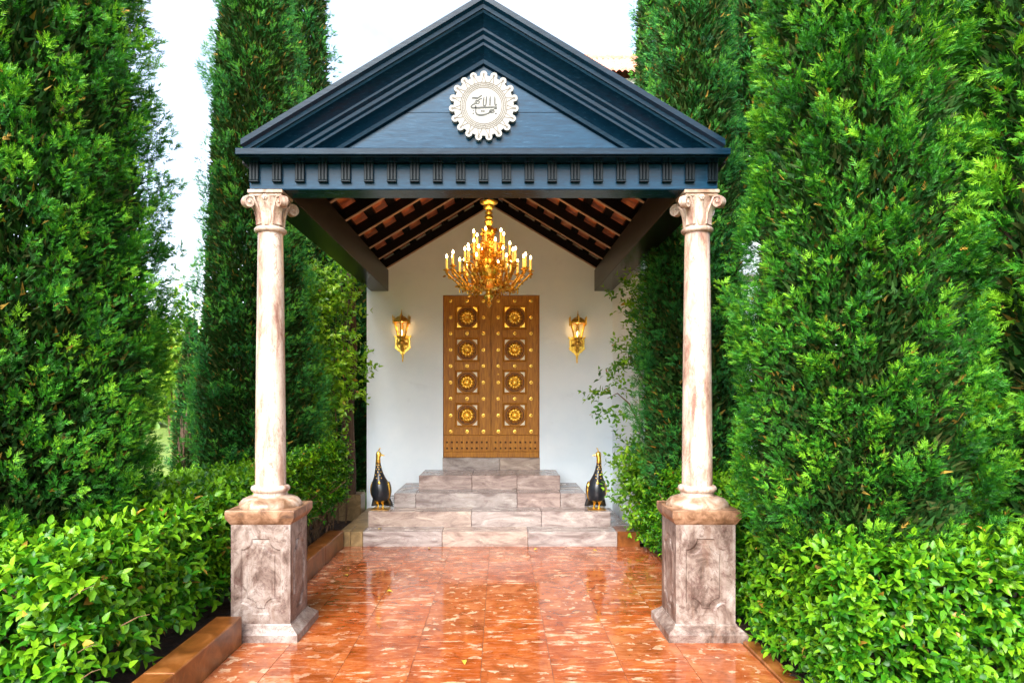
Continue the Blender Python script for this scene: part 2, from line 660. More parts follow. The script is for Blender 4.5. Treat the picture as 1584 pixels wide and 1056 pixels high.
M = dict(
    marble=m_marble(), ped=m_pedestal(), cap=m_cap(), dome=m_dome(), step=m_step(), tile=m_tile(),
    kerb=m_simple_stone('orange_brown_kerb_stone', [(0.075, 0.022, 0.005), (0.165, 0.052, 0.010), (0.27, 0.10, 0.028)], 6, 0.3),
    olive=m_simple_stone('mossy_olive_stone', [(0.10, 0.062, 0.025), (0.21, 0.135, 0.055), (0.33, 0.225, 0.11)], 7, 0.4),
    plaster=m_plaster(), paint=m_paint(), paint_shaded=m_paint('shaded_blue_black_gloss_paint', 0.42), blackpaint=m_plain('black_gloss_paint', (0.004, 0.009, 0.013), 0.3), strip=m_plain('lit_rafter_edge_tone', (0.34, 0.22, 0.15), 0.6), dark=m_darkwood(), door=m_door(), gold=m_gold(),  # darker gable paint copy holds moulding shade; pale strip tone holds rafter edge light
    gold_dark=m_gold('antique_brass', (0.70, 0.40, 0.07), (0.24, 0.11, 0.02), 45, 0.32),
    ivory=m_plain('ivory_inlay', (0.82, 0.76, 0.58), 0.4),
    white=m_plain('cream_enamel', (0.245, 0.235, 0.22), 0.7),
    ink=m_plain('dark_olive_ink', (0.012, 0.014, 0.010), 0.6),
    line=m_plain('bronze_line', (0.055, 0.036, 0.018), 0.6),
    black=m_plain('black_bronze', (0.012, 0.014, 0.019), 0.30),
    candle=m_plain('ivory_candle', (0.85, 0.62, 0.22), 0.45, 0, (1.0, 0.50, 0.07), 0.22),
    flame=m_plain('candle_flame', (1, 0.9, 0.6), 0.5, 0, (1.0, 0.70, 0.28), 9.0),
    bulb=m_plain('lamp_bulb', (1, 0.9, 0.7), 0.5, 0, (1.0, 0.74, 0.34), 3.0),
    roofclay=m_simple_stone('pale_red_roof_clay', [(0.42, 0.13, 0.08), (0.62, 0.25, 0.18), (0.75, 0.36, 0.27)], 5, 0.8),
    terracotta=m_simple_stone('terracotta', [(0.30, 0.06, 0.022), (0.46, 0.12, 0.045), (0.58, 0.22, 0.09)], 6, 0.7),
    mortar=m_plain('dark_joint', (0.10, 0.045, 0.025), 0.8),
    lead=m_plain('weathered_downpipe', (0.42, 0.37, 0.33), 0.5),
    boss_groove_shade=m_plain('bronze_boss_and_groove_shade', (0.085, 0.030, 0.004), 0.6), bark=m_bark(), twig=m_bark('twig_bark', (0.06, 0.028, 0.012), (0.20, 0.11, 0.05)),
    lawn=m_ground(), soil=m_soil(),
    cyp=m_leaf('cypress_foliage', (0.007, 0.056, 0.009), (0.034, 0.180, 0.011), (0.20, 0.43, 0.020), 0.5, 0.30, 0.18),
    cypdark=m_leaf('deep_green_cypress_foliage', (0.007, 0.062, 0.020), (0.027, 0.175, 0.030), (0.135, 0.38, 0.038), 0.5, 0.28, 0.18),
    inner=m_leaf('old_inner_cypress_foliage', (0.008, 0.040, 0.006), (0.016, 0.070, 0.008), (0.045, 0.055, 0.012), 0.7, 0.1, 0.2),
    hedge=m_leaf('hedge_leaf', (0.006, 0.048, 0.003), (0.029, 0.150, 0.004), (0.18, 0.38, 0.010), 0.40, 0.24, 0.28),
    climb=m_leaf('climber_leaf', (0.018, 0.085, 0.006), (0.075, 0.24, 0.008), (0.27, 0.46, 0.02), 0.36, 0.35, 0.5),
    bush=m_leaf('bright_bush_leaf', (0.05, 0.13, 0.01), (0.13, 0.27, 0.015), (0.30, 0.42, 0.03), 0.45, 0.35, 0.4),
    dead=m_plain('yellow_dead_leaf', (0.50, 0.34, 0.03), 0.5),
)
M['blackpaint'].node_tree.nodes['Principled BSDF'].inputs['Specular IOR Level'].default_value = 0.12
gm = NT('lantern_glass')
gm.base(gm.ramp(gm.noise(gm.coord(), 9, 3), [(0.3, (0.02, 0.016, 0.008)), (0.7, (0.03, 0.024, 0.012))]))
gm.rough(0.08)
tb = gm.n('BsdfTransparent')
tb.inputs['Color'].default_value = (1.0, 0.95, 0.82, 1)
mx = gm.n('MixShader')
mx.inputs[0].default_value = 0.12
gm.l(tb.outputs[0], mx.inputs[1])
gm.l(gm.b.outputs[0], mx.inputs[2])
gm.l(mx.outputs[0], gm.out.inputs['Surface'])
M['glass'] = gm.mat


# ================================================================== THE SETTING
def grid_sheet(name, x0, x1, y0, y1, nx, ny, z, amp, mat, seed=0):
    rg = np.random.default_rng(seed)
    mb = MB()
    vv = []
    for j in range(ny + 1):
        for i in range(nx + 1):
            vv.append((x0 + (x1 - x0) * i / nx, y0 + (y1 - y0) * j / ny, z + (rg.random() - 0.5) * amp))
    ff = [(j * (nx + 1) + i, j * (nx + 1) + i + 1, (j + 1) * (nx + 1) + i + 1, (j + 1) * (nx + 1) + i) for j in range(ny) for i in range(nx)]
    mb.add(vv, ff)
    return tag(part(name, mb, mat, None, 60), kind='structure')


grid_sheet('ground', -300, 300, -200, 400, 60, 60, -0.10, 0.0, M['lawn'])
grid_sheet('soil_bed', -9.0, -1.80, -1.0, 9.75, 90, 130, 0.045, 0.05, M['soil'], 1)
grid_sheet('soil_bed', 1.90, 9.0, -1.0, 9.75, 90, 130, 0.0, 0.05, M['soil'], 2)

# ---- path of square slabs
mb = MB().box(-1.69, 1.82, -1.0, 7.95, -0.2, -0.006)
path = tag(part('path', mb, M['mortar'], None, 0), kind='structure')
xs = [-1.69, -1.35, -0.90, -0.45, 0.0, 0.45, 0.90, 1.35, 1.82]
ys = [5.42 + 0.45 * k for k in range(-7, 6)] + [7.95]
tile_me = {}
rt = random.Random(3)
for j in range(len(ys) - 1):
    for i in range(len(xs) - 1):
        wx, wy = xs[i + 1] - xs[i], ys[j + 1] - ys[j]
        key = (round(wx, 3), round(wy, 3))
        if key not in tile_me:
            g = 0.0016
            tile_me[key] = mesh_of('paving_slab', MB().box(-wx / 2 + g, wx / 2 - g, -wy / 2 + g, wy / 2 - g, -0.03, 0.0), M['tile'], 0)
        inst('paving_slab', tile_me[key], path, ((xs[i] + xs[i + 1]) / 2, (ys[j] + ys[j + 1]) / 2, rt.uniform(-0.0012, 0.0012)),
             (rt.uniform(-.0012, .0012), rt.uniform(-.0012, .0012), 0))


# ---- kerbs
def kerb(x0, x1, segs, z0, z1, matname):
    """segs: list of runs, each a list of joint positions along Y"""
    core = MB()
    for s in segs:
        core.box(x0 + 0.012, x1 - 0.012, s[0] + 0.01, s[-1] - 0.01, z0, z1 - 0.012)
    root = tag(part('kerb', core, M['mortar'], None, 0), kind='structure')
    for s in segs:
        for a, b in zip(s[:-1], s[1:]):
            me = mesh_of('kerb_stone', MB().box(x0 - (x0 + x1) / 2, x1 - (x0 + x1) / 2, -(b - a) / 2 + 0.0018, (b - a) / 2 - 0.0018, z0, z1, 0.006), M[matname], 0)
            inst('kerb_stone', me, root, ((x0 + x1) / 2, (a + b) / 2, rt.uniform(-0.003, 0.003)))
    return root


kerb(-1.872, -1.692, [[0.9, 1.9, 2.85, 3.8, 4.795], [5.40, 6.25, 7.10, 7.93]], -0.1, 0.19, 'kerb')
kerb(1.824, 1.93, [[0.9, 1.95, 2.9, 3.85, 4.795], [5.40, 6.3, 7.1, 7.93]], -0.1, 0.018, 'kerb')

# ================================================================== FRONT STEPS
steps = thing('stone_steps', (0, 7.94, 0), 'tiered rosy grey stone steps rising to the golden double doors', 'steps')


def course(name_x, y0, y1, z0, z1, mats=None):
    for k in range(len(name_x) - 1):
        a, b = name_x[k], name_x[k + 1]
        mt = M['step'] if not mats else M[mats[k]]
        part('stone_block', MB().box(a + 0.0016, b - 0.0016, y0, y1, z0, z1, 0.005), mt, steps, 0)


def xw(pxs, Y):
    return [PX(p, Y) for p in pxs]


H1, H2, H3, H4, H5 = 0.172, 0.352, 0.527, 0.7095, 0.881
x1 = xw([684, 816.5], 7.942)
course([-1.755, -1.62, -1.475, x1[0], x1[1], 1.488, 1.752], 7.942, 8.30, -0.05, H1, ['olive', 'olive', 'step', 'step', 'step', 'kerb'])
x2 = xw([729, 837.6], 8.256)
course([-1.475, x2[0], x2[1], 1.462], 8.256, 8.62, -0.02, H2)
x3 = xw([643, 800, 867], 8.60)
course([-1.215] + x3 + [1.205], 8.60, 8.99, 0.0, H3)
x4 = xw([730, 800], 8.967)
course([-0.945] + x4 + [0.912], 8.967, 9.715, 0.0, H4)
course([-0.695, PX(773, 9.7), 0.69], 9.69, 10.05, 0.0, H5)
# the landings left and right of the upper steps
course([-1.755, -1.475], 8.303, 9.69, -0.05, H1 - 0.002, ['olive'])
course([1.465, 1.69], 8.303, 9.69, -0.05, H1 - 0.003)
course([-1.475, -1.217], 8.623, 9.69, 0.0, H2 - 0.002)
course([1.207, 1.462], 8.623, 9.69, 0.0, H2 - 0.002)
course([-1.215, -0.947], 8.993, 9.69, 0.0, H3 - 0.002)
course([0.914, 1.205], 8.993, 9.69, 0.0, H3 - 0.002)

lw = thing('low_stone_wall', (-1.95, 9.5, 0), 'low mossy stone wall beside the left corner of the white front wall', 'wall')
part('stone_block', MB().box(-2.12, -1.775, 9.30, 9.62, -0.05, 0.41, 0.012), M['olive'], lw, 0)
part('stone_block', MB().box(-2.75, -2.123, 9.31, 9.62, -0.05, 0.40, 0.012), M['olive'], lw, 0)

# ================================================================== ENTRANCE BUILDING
WY = 9.7
SL = 0.60                                             # slope of roof and gable
GA = 4.455                                            # apex of the gable edge at the wall
bd = thing('entrance_hall', (0, WY, 0), 'white plastered entrance hall with a pointed gable around golden double doors', 'building')
DX0, DX1, DZ1 = PX(685.3, WY), PX(834.6, WY), PH(456, WY)
wl, wr, wt = -1.772, 1.735, 3.40


def gz(x):
    return GA + 0.165 - SL * abs(x)


mb = MB()
# front wall as three prisms round the door opening
yb = WY + 0.30
mb.prism([(wl, 0), (DX0, 0), (DX0, gz(DX0)), (wl, gz(wl))], WY, yb)
mb.prism([(DX1, 0), (wr, 0), (wr, gz(wr)), (DX1, gz(DX1))], WY, yb)
mb.prism([(DX0, DZ1), (DX1, DZ1), (DX1, gz(DX1)), (0, gz(0)), (DX0, gz(DX0))], WY, yb)
part('front_wall', mb, M['plaster'], bd, 20)
mb = MB().box(wl, wl + 0.3, yb + 0.002, 14.0, 0, 3.45)
part('side_wall', mb, M['plaster'], bd, 0)
mb = MB().box(wr - 0.3, wr, yb + 0.002, 14.0, 0, 3.45)
part('side_wall', mb, M['plaster'], bd, 0)
# wing at the right whose wall comes forward
mb = MB()
pl = [(1.720, 9.698), (1.806, 8.17), (3.3, 8.17), (3.3, 14.0), (1.74, 14.0)]
n = len(pl)
mb.add([(x, y, 0) for x, y in pl] + [(x, y, 3.60) for x, y in pl],
       [tuple(range(n))[::-1], tuple(range(n, 2 * n))] + [(k, (k + 1) % n, (k + 1) % n + n, k + n) for k in range(n)])
part('wing_wall', mb, M['plaster'], bd, 20)
mb = MB().box(1.79, 3.4, 8.10, 8.168, 3.105, 3.19, 0.01)
part('band_moulding', mb, M['lead'], bd, 0)
mb = MB().tube([(1.80, 8.13, 0.0), (1.80, 8.13, 3.09)], 0.028, 10)
for z in (0.9, 2.1):
    mb.lathe([(0.036, z), (0.036, z + 0.05)], 1.80, 8.13, 10)
part('downpipe', mb, M['lead'], bd)


# ---- the doors
def outline_circle(r, n, cx=0, cz=0):
    return [(cx + r * math.cos(2 * math.pi * k / n), cz + r * math.sin(2 * math.pi * k / n)) for k in range(n)]


DS = 0.2462 / FPX * WY                                # metres per pixel of the enlarged door crop


def dX(c):
    return PX(680 + c * 0.2462, WY)


def dZ(c):
    return PH(450 + c * 0.2462, WY)


DY = WY + 0.035                                       # plane of the stiles
# stud
mb = MB()
mb.add([], [])
sv = [(0.024, 0.000), (0.024, 0.005), (0.0165, 0.006), (0.016, 0.012), (0.012, 0.018), (0.004, 0.021)]
mb.lathe(sv, 0, 0, 12)
mb.v = [(x, -z, y) for x, y, z in mb.v]
stud_me = mesh_of('stud', mb, M['gold'], 50)
# rosette: twelve notched petals round a boss
mb = MB()
NP, NR = 12, 7
rings_ = []
nn = 96
for q in range(NR):
    t = q / (NR - 1)
    ring = []
    for k in range(nn):
        a = 2 * math.pi * k / nn
        pet = abs(math.sin(a * NP / 2))
        r = (0.032 + t * 0.076) * (1 - t * 0.13 * (1 - pet ** 0.6))
        h = 0.016 + 0.018 * math.sin(math.pi * min(1, t * 1.02)) * (0.35 + 0.65 * pet ** 0.7)
        if t == 1:
            h = 0.002
        ring.append((r * math.cos(a), -h, r * math.sin(a)))
    rings_.append(ring)
mb.rings(rings_, cap=False)
b2 = MB().lathe([(0.032, 0.0), (0.032, 0.012), (0.027, 0.026), (0.016, 0.033), (0.004, 0.035)], 0, 0, 16)
mb.add([(x, -z, y) for x, y, z in b2.v], b2.f)
for k in range(12):
    a = 2 * math.pi * (k + 0.5) / 12
    mb.ball((0.022 * math.cos(a), -0.030, 0.022 * math.sin(a)), 0.0045, 6, 4)
ros_me = mesh_of('rosette', mb, M['gold'], 40)
# moulded ring round the rosette; a dark flat ring paints its groove's shade
mb = MB()
for rr, th in ((0.138, 0.008), (0.114, 0.006)):
    pr = []
    for k in range(48):
        a = 2 * math.pi * k / 48
        pr.append([((rr + th * math.cos(b)) * math.cos(a), -0.004 - th * math.sin(b), (rr + th * math.cos(b)) * math.sin(a)) for b in [2 * math.pi * q / 6 for q in range(6)]])
    pr.append(pr[0])
    mb.rings(pr, cap=False)
n_ = 48
mb.add([(r_ * math.cos(2 * math.pi * k / n_), -0.002, r_ * math.sin(2 * math.pi * k / n_)) for r_ in (0.090, 0.132) for k in range(n_)],
       [(k, (k + 1) % n_, n_ + (k + 1) % n_, n_ + k) for k in range(n_)], 1)
ring_me = mesh_of('panel_ring', mb, [M['door'], M['boss_groove_shade']], 60)
# corner inlay: triangle with a hollow long side
pts = [(0, 0), (0.070, 0), (0.050, 0.013), (0.030, 0.030), (0.013, 0.050), (0, 0.070)]
ci = {}
for nm, mt in (('gold', 'gold'), ('ivory', 'ivory')):
    ci[nm] = mesh_of('corner_inlay', MB().prism(pts, -0.004, 0.0), M[mt], 0)
boss_me = mesh_of('square_boss', MB().add([(-.013, 0, -.013), (.013, 0, -.013), (.013, 0, .013), (-.013, 0, .013), (0, -.010, 0)],
                                          [(0, 1, 4), (1, 2, 4), (2, 3, 4), (3, 0, 4), (3, 2, 1, 0)]), M['boss_groove_shade'], 0)
RZ = [162, 367, 572, 780]
rows3 = [60, 265, 470, 677, 883]
for side in (0, 1):
    cx = (172, 473)[side]
    e0, e1 = (24, 319.8)[side], (326.2, 624)[side]
    X0, X1 = dX(e0), dX(e1)
    leaf = MB()
    # stiles, rails as butted boards round four square openings, kick board below
    oh = 78 * DS
    opx0, opx1 = dX(cx) - oh, dX(cx) + oh
    kick = dZ(905)
    top, bot = dZ(26), H5 + 0.0015
    leaf.box(X0, opx0 - 0.0008, DY, DY + 0.05, kick + 0.001, top, 0.003)
    leaf.box(opx1 + 0.0008, X1, DY, DY + 0.05, kick + 0.001, top, 0.003)
    zz = [top] + [q for r in RZ for q in (dZ(r) + oh, dZ(r) - oh)] + [kick + 0.001]
    for k in range(0, len(zz), 2):
        leaf.box(opx0, opx1, DY + 0.001, DY + 0.05, zz[k + 1], zz[k], 0.003)
    dl = part('door_leaf', leaf, M['door'], bd, 0)
    part('kick_board', MB().box(X0, X1, DY - 0.010, DY + 0.05, dZ(1008), kick - 0.001, 0.004).box(X0, X1, DY - 0.014, DY + 0.05, bot, dZ(1009), 0.004), M['door'], dl, 0)
    for r in RZ:
        zc, xc = dZ(r), dX(cx)
        pn = MB()
        # sloping moulding down to the sunk panel
        a_, b_ = oh, oh - 0.026
        vv = [(xc + sx * a_, DY + 0.002, zc + sz * a_) for sx, sz in ((-1, -1), (1, -1), (1, 1), (-1, 1))]
        vv += [(xc + sx * (a_ - 0.008), DY + 0.004, zc + sz * (a_ - 0.008)) for sx, sz in ((-1, -1), (1, -1), (1, 1), (-1, 1))]
        vv += [(xc + sx * b_, DY + 0.026, zc + sz * b_) for sx, sz in ((-1, -1), (1, -1), (1, 1), (-1, 1))]
        ff = []
        for q in range(2):
            ff += [(4 * q + k, 4 * q + (k + 1) % 4, 4 * q + 4 + (k + 1) % 4, 4 * q + 4 + k) for k in range(4)]
        ff.append((8, 9, 10, 11))
        pn.add(vv, ff)
        part('panel', pn, M['door'], dl, 0)
        inst('panel_ring', ring_me, dl, (xc, DY + 0.026, zc))
        inst('rosette', ros_me, dl, (xc, DY + 0.025, zc))
        c_ = 63 * DS
        for k, (sx, sz) in enumerate(((-1, -1), (1, -1), (1, 1), (-1, 1))):
            inst('corner_inlay', ci['gold' if r == RZ[0] else 'ivory'], dl, (xc + sx * c_, DY + 0.0255, zc + sz * c_), (0, -R(90 * k), 0))
    for r in rows3:
        for q in (-104, 0, 103):
            inst('stud', stud_me, dl, (dX(cx + q), DY - 0.0005, dZ(r)))
    for r in RZ:
        for q in (-104, 103):
            inst('stud', stud_me, dl, (dX(cx + q), DY - 0.0005, dZ(r + 2)))
    for r in (950, 988):
        for k in range(9):
            inst('square_boss', boss_me, dl, (dX((45, 351)[side] + 31.3 * k), DY - 0.0105, dZ(r)))
    if side == 1:
        kh = MB().lathe([(0.011, 0), (0.011, 0.006), (0.005, 0.007)], 0, 0, 12)
        kh.v = [(x + dX(369), DY - z, y + dZ(522)) for x, y, z in kh.v]
        part('keyhole', kh, M['gold_dark'], dl)
# door frame: thin dark reveal strips
mb = MB().box(DX0 - 0.001, dX(22.6), WY + 0.006, WY + 0.25, H5 + 0.001, DZ1, 0.002)
mb.box(dX(625.4), DX1 + 0.001, WY + 0.006, WY + 0.25, H5 + 0.001, DZ1, 0.002)
part('added_dark_door_sheet', MB().box(DX0 - 0.001, DX1 + 0.001, WY + 0.09, WY + 0.13, H5 + 0.001, DZ1 - 0.001), M['dark'], bd, 0)  # added dark sheet, stops light and keeps the gap between the leaves dark
part('door_frame', mb, M['door'], bd, 0)
part('rear_wall', MB().box(wl + 0.301, wr - 0.301, 13.8, 14.0, 0, 3.45), M['plaster'], bd, 0)
part('ceiling', MB().box(wl + 0.01, wr - 0.01, yb + 0.004, 14.0, 3.452, 3.50), M['plaster'], bd, 0)

# ================================================================== PORTICO
CY = 5.09
pt = thing('portico', (0, CY, 3.24), 'blue black pedimented portico roof carried on two marble columns', 'portico')
BZ = 3.242
FY0, FY1 = 4.98, 5.20
part('front_beam', MB().box(-1.708, 1.708, FY0, FY1, BZ, 3.43, 0.006), M['paint'], pt, 0)
for s in (-1, 1):
    a, b = sorted((s * 1.462, s * 1.712))
    part('side_beam', MB().box(a, b, FY1 + 0.002, WY - 0.002, BZ, 3.545, 0.006), M['dark'], pt, 0)
# frieze blocks
mb = MB()
bw = 0.034
mb.box(-bw, bw, -0.008, 0.0, 0.005, 0.135, 0, 1)
for q in (-1, 0, 1):
    mb.box(q * 0.0232 - 0.0100, q * 0.0232 + 0.0100, -0.030, -0.008, 0.010, 0.135, 0.003)
mb.box(-bw - 0.001, bw + 0.001, -0.033, 0.0, -0.004, 0.009, 0.003)
mb.box(-bw - 0.004, bw + 0.004, -0.048, 0.0, 0.136, 0.172, 0.003, 1)
tri_me = mesh_of('frieze_block', mb, [M['blackpaint'], M['paint']], 0)
for k in range(-10, 11):
    inst('frieze_block', tri_me, pt, (0.1667 * k, FY0 - 0.0005, BZ + 0.052))
# horizontal cornice, returned along both sides
mb = MB()
CZ0, CZ1 = 3.432, 3.487
mb.box(-1.750, 1.750, 4.815, 5.20, CZ0 + 0.008, CZ1, 0.004)
mb.box(-1.735, 1.735, 4.845, 5.198, CZ0, CZ0 + 0.010, 0.003)
part('cornice', mb, M['paint_shaded'], pt, 0)
for s in (-1, 1):
    a, b = sorted((s * 1.70, s * 1.750))
    part('side_cornice', MB().box(a, b, 5.203, WY - 0.003, 3.547, 3.60, 0.006), M['dark'], pt, 0)
# raking cornices
AP = 4.566
prof = [(0.0, 4.800), (0.040, 4.801), (0.060, 4.822), (0.064, 4.823), (0.088, 4.826), (0.092, 4.836), (0.110, 4.842), (0.114, 4.850), (0.186, 4.905),
        (0.188, 4.898), (0.204, 4.900), (0.226, 4.922), (0.228, 4.918), (0.254, 4.921), (0.270, 4.937), (0.274, 4.933), (0.292, 4.935), (0.300, 4.948),
        (0.368, 4.995), (0.370, 4.985), (0.398, 4.990), (0.412, 5.035), (0.412, 5.12), (0.0, 5.12)]
for s in (-1, 1):
    mb = MB()
    a_ring, b_ring = [], []
    for v, y in prof:
        xe = min(1.705, (AP - v - (CZ1 + 0.002)) / SL)
        a_ring.append((0.0006 * s, y, AP - v))
        b_ring.append((s * xe, y, AP - v - SL * xe))
    mb.rings([a_ring, b_ring])
    part('raking_cornice', mb, M['paint_shaded'], pt, 28)  # darker copy of the gable paint, shade of the tilted mouldings in its colour
# tympanum boards
TY = 5.02
ta = AP - 0.40
z_b, z_m, z_t = CZ1 + 0.001, PH(174.3, TY), ta
xh = lambda z: (ta - z) / SL
part('tympanum_board', MB().prism([(-xh(z_b), z_b), (xh(z_b), z_b), (xh(z_m) , z_m - 0.0015), (-xh(z_m), z_m - 0.0015)], TY, TY + 0.05), M['paint'], pt, 0)
z_u = PH(124, TY)
part('tympanum_board', MB().prism([(-xh(z_m), z_m + 0.0015), (xh(z_m), z_m + 0.0015), (xh(z_u), z_u - 0.0012), (-xh(z_u), z_u - 0.0012)], TY - 0.002, TY + 0.05), M['paint'], pt, 0)
part('tympanum_board', MB().prism([(-xh(z_u), z_u + 0.0012), (xh(z_u), z_u + 0.0012), (0, z_t)], TY - 0.001, TY + 0.05), M['paint'], pt, 0)
# rafters, boards and tiles of the open roof
RD = 0.12
for k in range(8):
    Y = 5.13 + 0.65 * k if k else 5.25
    Yc = [5.40, 5.78, 6.43, 7.08, 7.73, 8.38, 9.03, 9.66][k]
    for s in (-1, 1):
        x0, x1 = 0.004, 1.72
        z0 = GA - SL * x0
        z1 = GA - SL * x1
        pts = [(s * x0, z0), (s * x1, z1), (s * x1, z1 + RD), (s * x0, z0 + RD)]
        rf_ = part('rafter', MB().prism(pts, Yc - 0.03, Yc + 0.03), M['dark'], pt, 0)
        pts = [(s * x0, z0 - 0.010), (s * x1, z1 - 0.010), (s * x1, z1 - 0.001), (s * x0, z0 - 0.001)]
        part('lit_edge_strip', MB().prism(pts, Yc - 0.024, Yc + 0.024), M['strip'], rf_, 0)  # added pale strip, light on the rafter's lower edge put into its colour
part('ridge_beam', MB().box(-0.03, 0.03, 5.18, WY - 0.004, GA - 0.03, GA + RD + 0.03), M['dark'], pt, 0)
ct = math.atan(SL)
for s in (-1, 1):
    for c in [0.0] + [0.16 + 0.225 * q for q in range(8)]:
        x0, x1 = c, c + (0.10 if c == 0 else 0.085)
        pts = [(s * x0, GA + RD + 0.002 - SL * x0), (s * x1, GA + RD + 0.002 - SL * x1), (s * x1, GA + RD + 0.024 - SL * x1), (s * x0, GA + RD + 0.024 - SL * x0)]
        part('roof_batten', MB().prism(pts, 5.14, WY + 0.2), M['dark'], pt, 0)
    # barrel tiles running down the slope; seen from below through the gaps between the boards
    mb = MB()
    ny = 92
    rows_ = []
    for x in (0.0, 0.6, 1.2, 1.84):
        row = []
        for j in range(ny + 1):
            y = 5.13 + (WY + 0.25 - 5.13) * j / ny
            row.append((s * x, y, GA + RD + 0.050 - SL * x + 0.022 * abs(math.sin(y * math.pi / 0.2))))
        rows_.append(row)
    vv = [p for r in rows_ for p in r] + [(p[0], p[1], p[2] + 0.016) for r in rows_ for p in r]
    nv = len(rows_) * (ny + 1)
    ff = []
    for o_ in (0, nv):
        for i in range(len(rows_) - 1):
            for j in range(ny):
                q = (o_ + i * (ny + 1) + j, o_ + i * (ny + 1) + j + 1, o_ + (i + 1) * (ny + 1) + j + 1, o_ + (i + 1) * (ny + 1) + j)
                ff.append(q if o_ else q[::-1])
    e = (len(rows_) - 1) * (ny + 1)
    for j in range(ny):
        ff.append((e + j, e + j + 1, nv + e + j + 1, nv + e + j))
    mb.add(vv, ff)
    part('roof_tiling', mb, M['terracotta'], pt, 60)

# ================================================================== MEDALLION ON THE PEDIMENT
MY = 4.985
mx, mz = PX(748.3, MY), PH(164.3, MY)
md = thing('medallion', (mx, MY, mz), 'cream sun shaped medallion with dark calligraphy on the blue black gable', 'medallion')
u = 1.0 / FPX * MY                                    # metres per photograph pixel
disc = []
NL = 19
R0, RL, LR = 47.0 * u, 48.6 * u, 5.3 * u
for k in range(NL):
    a = math.pi / 2 + 2 * math.pi * k / NL
    lc = (RL * math.cos(a), RL * math.sin(a))
    for q in range(11):
        b = a - math.pi * 0.62 + math.pi * 1.24 * q / 10
        disc.append((mx + lc[0] + LR * math.cos(b), mz + lc[1] + LR * math.sin(b)))
    for q in (0.36, 0.5, 0.64):
        b = a + 2 * math.pi * q / NL
        disc.append((mx + R0 * 0.985 * math.cos(b), mz + R0 * 0.985 * math.sin(b)))
# triangulated as a fan round the centre, front and back
mb = MB()
nd = len(disc)
DF, DB = MY - 0.008, MY + 0.032
vv = [(mx, DF, mz)] + [(x, DF, z) for x, z in disc] + [(mx, DB, mz)] + [(x, DB, z) for x, z in disc]
ff = [(0, 1 + k, 1 + (k + 1) % nd) for k in range(nd)] + [(nd + 1, nd + 2 + (k + 1) % nd, nd + 2 + k) for k in range(nd)]
ff += [(1 + k, nd + 2 + k, nd + 2 + (k + 1) % nd, 1 + (k + 1) % nd) for k in range(nd)]
mb.add(vv, ff)
part('disc', mb, M['white'], md, 40)


def flat_ring(mb, r0, r1, y, n=96, cx=mx, cz=mz, yb=None):
    yb = yb if yb is not None else y + 0.003
    vv = []
    for r, yy in ((r0, yb), (r0, y), (r1, y), (r1, yb)):
        vv += [(cx + r * math.cos(2 * math.pi * k / n), yy, cz + r * math.sin(2 * math.pi * k / n)) for k in range(n)]
    ff = []
    for q in range(3):
        ff += [(q * n + k, q * n + (k + 1) % n, (q + 1) * n + (k + 1) % n, (q + 1) * n + k) for k in range(n)]
    mb.add(vv, ff)


def bar(mb, x0, z0, x1, z1, wd, y, yb):
    dx, dz = x1 - x0, z1 - z0
    L = math.hypot(dx, dz) or 1
    ox, oz = -dz / L * wd / 2, dx / L * wd / 2
    mb.prism([(x0 + ox, z0 + oz), (x1 + ox, z1 + oz), (x1 - ox, z1 - oz), (x0 - ox, z0 - oz)], y, yb)


mb = MB()
for r in (35.9, 33.6, 30.6, 28.3):
    flat_ring(mb, (r - 0.5) * u, (r + 0.5) * u, DF - 0.0015, yb=DF + 0.002)
part('ring', mb, M['line'], md, 40)
mb = MB()
for k in range(76):
    a = 2 * math.pi * k / 76
    mb.ball((mx + 32.1 * u * math.cos(a), DF, mz + 32.1 * u * math.sin(a)), 0.55 * u, 6, 4)
part('beading', mb, M['line'], md)
mb = MB()
for k in range(NL):
    a = math.pi / 2 + 2 * math.pi * k / NL
    tip = (mx + 47.6 * u * math.cos(a), mz + 47.6 * u * math.sin(a))
    for da in (-0.088, 0.088):
        bar(mb, mx + 36.2 * u * math.cos(a + da), mz + 36.2 * u * math.sin(a + da), tip[0], tip[1], 0.85 * u, DF - 0.0015, DF + 0.002)
    flat_ring(mb, 0.7 * u, 1.7 * u, DF - 0.002, 12, mx + 48.6 * u * math.cos(a), mz + 48.6 * u * math.sin(a), DF + 0.002)
part('ray', mb, M['line'], md, 0)
# the pen strokes, taken from the enlarged crop: (x, y, half width)
cs = 0.04355 * u
BOLD = 1.25


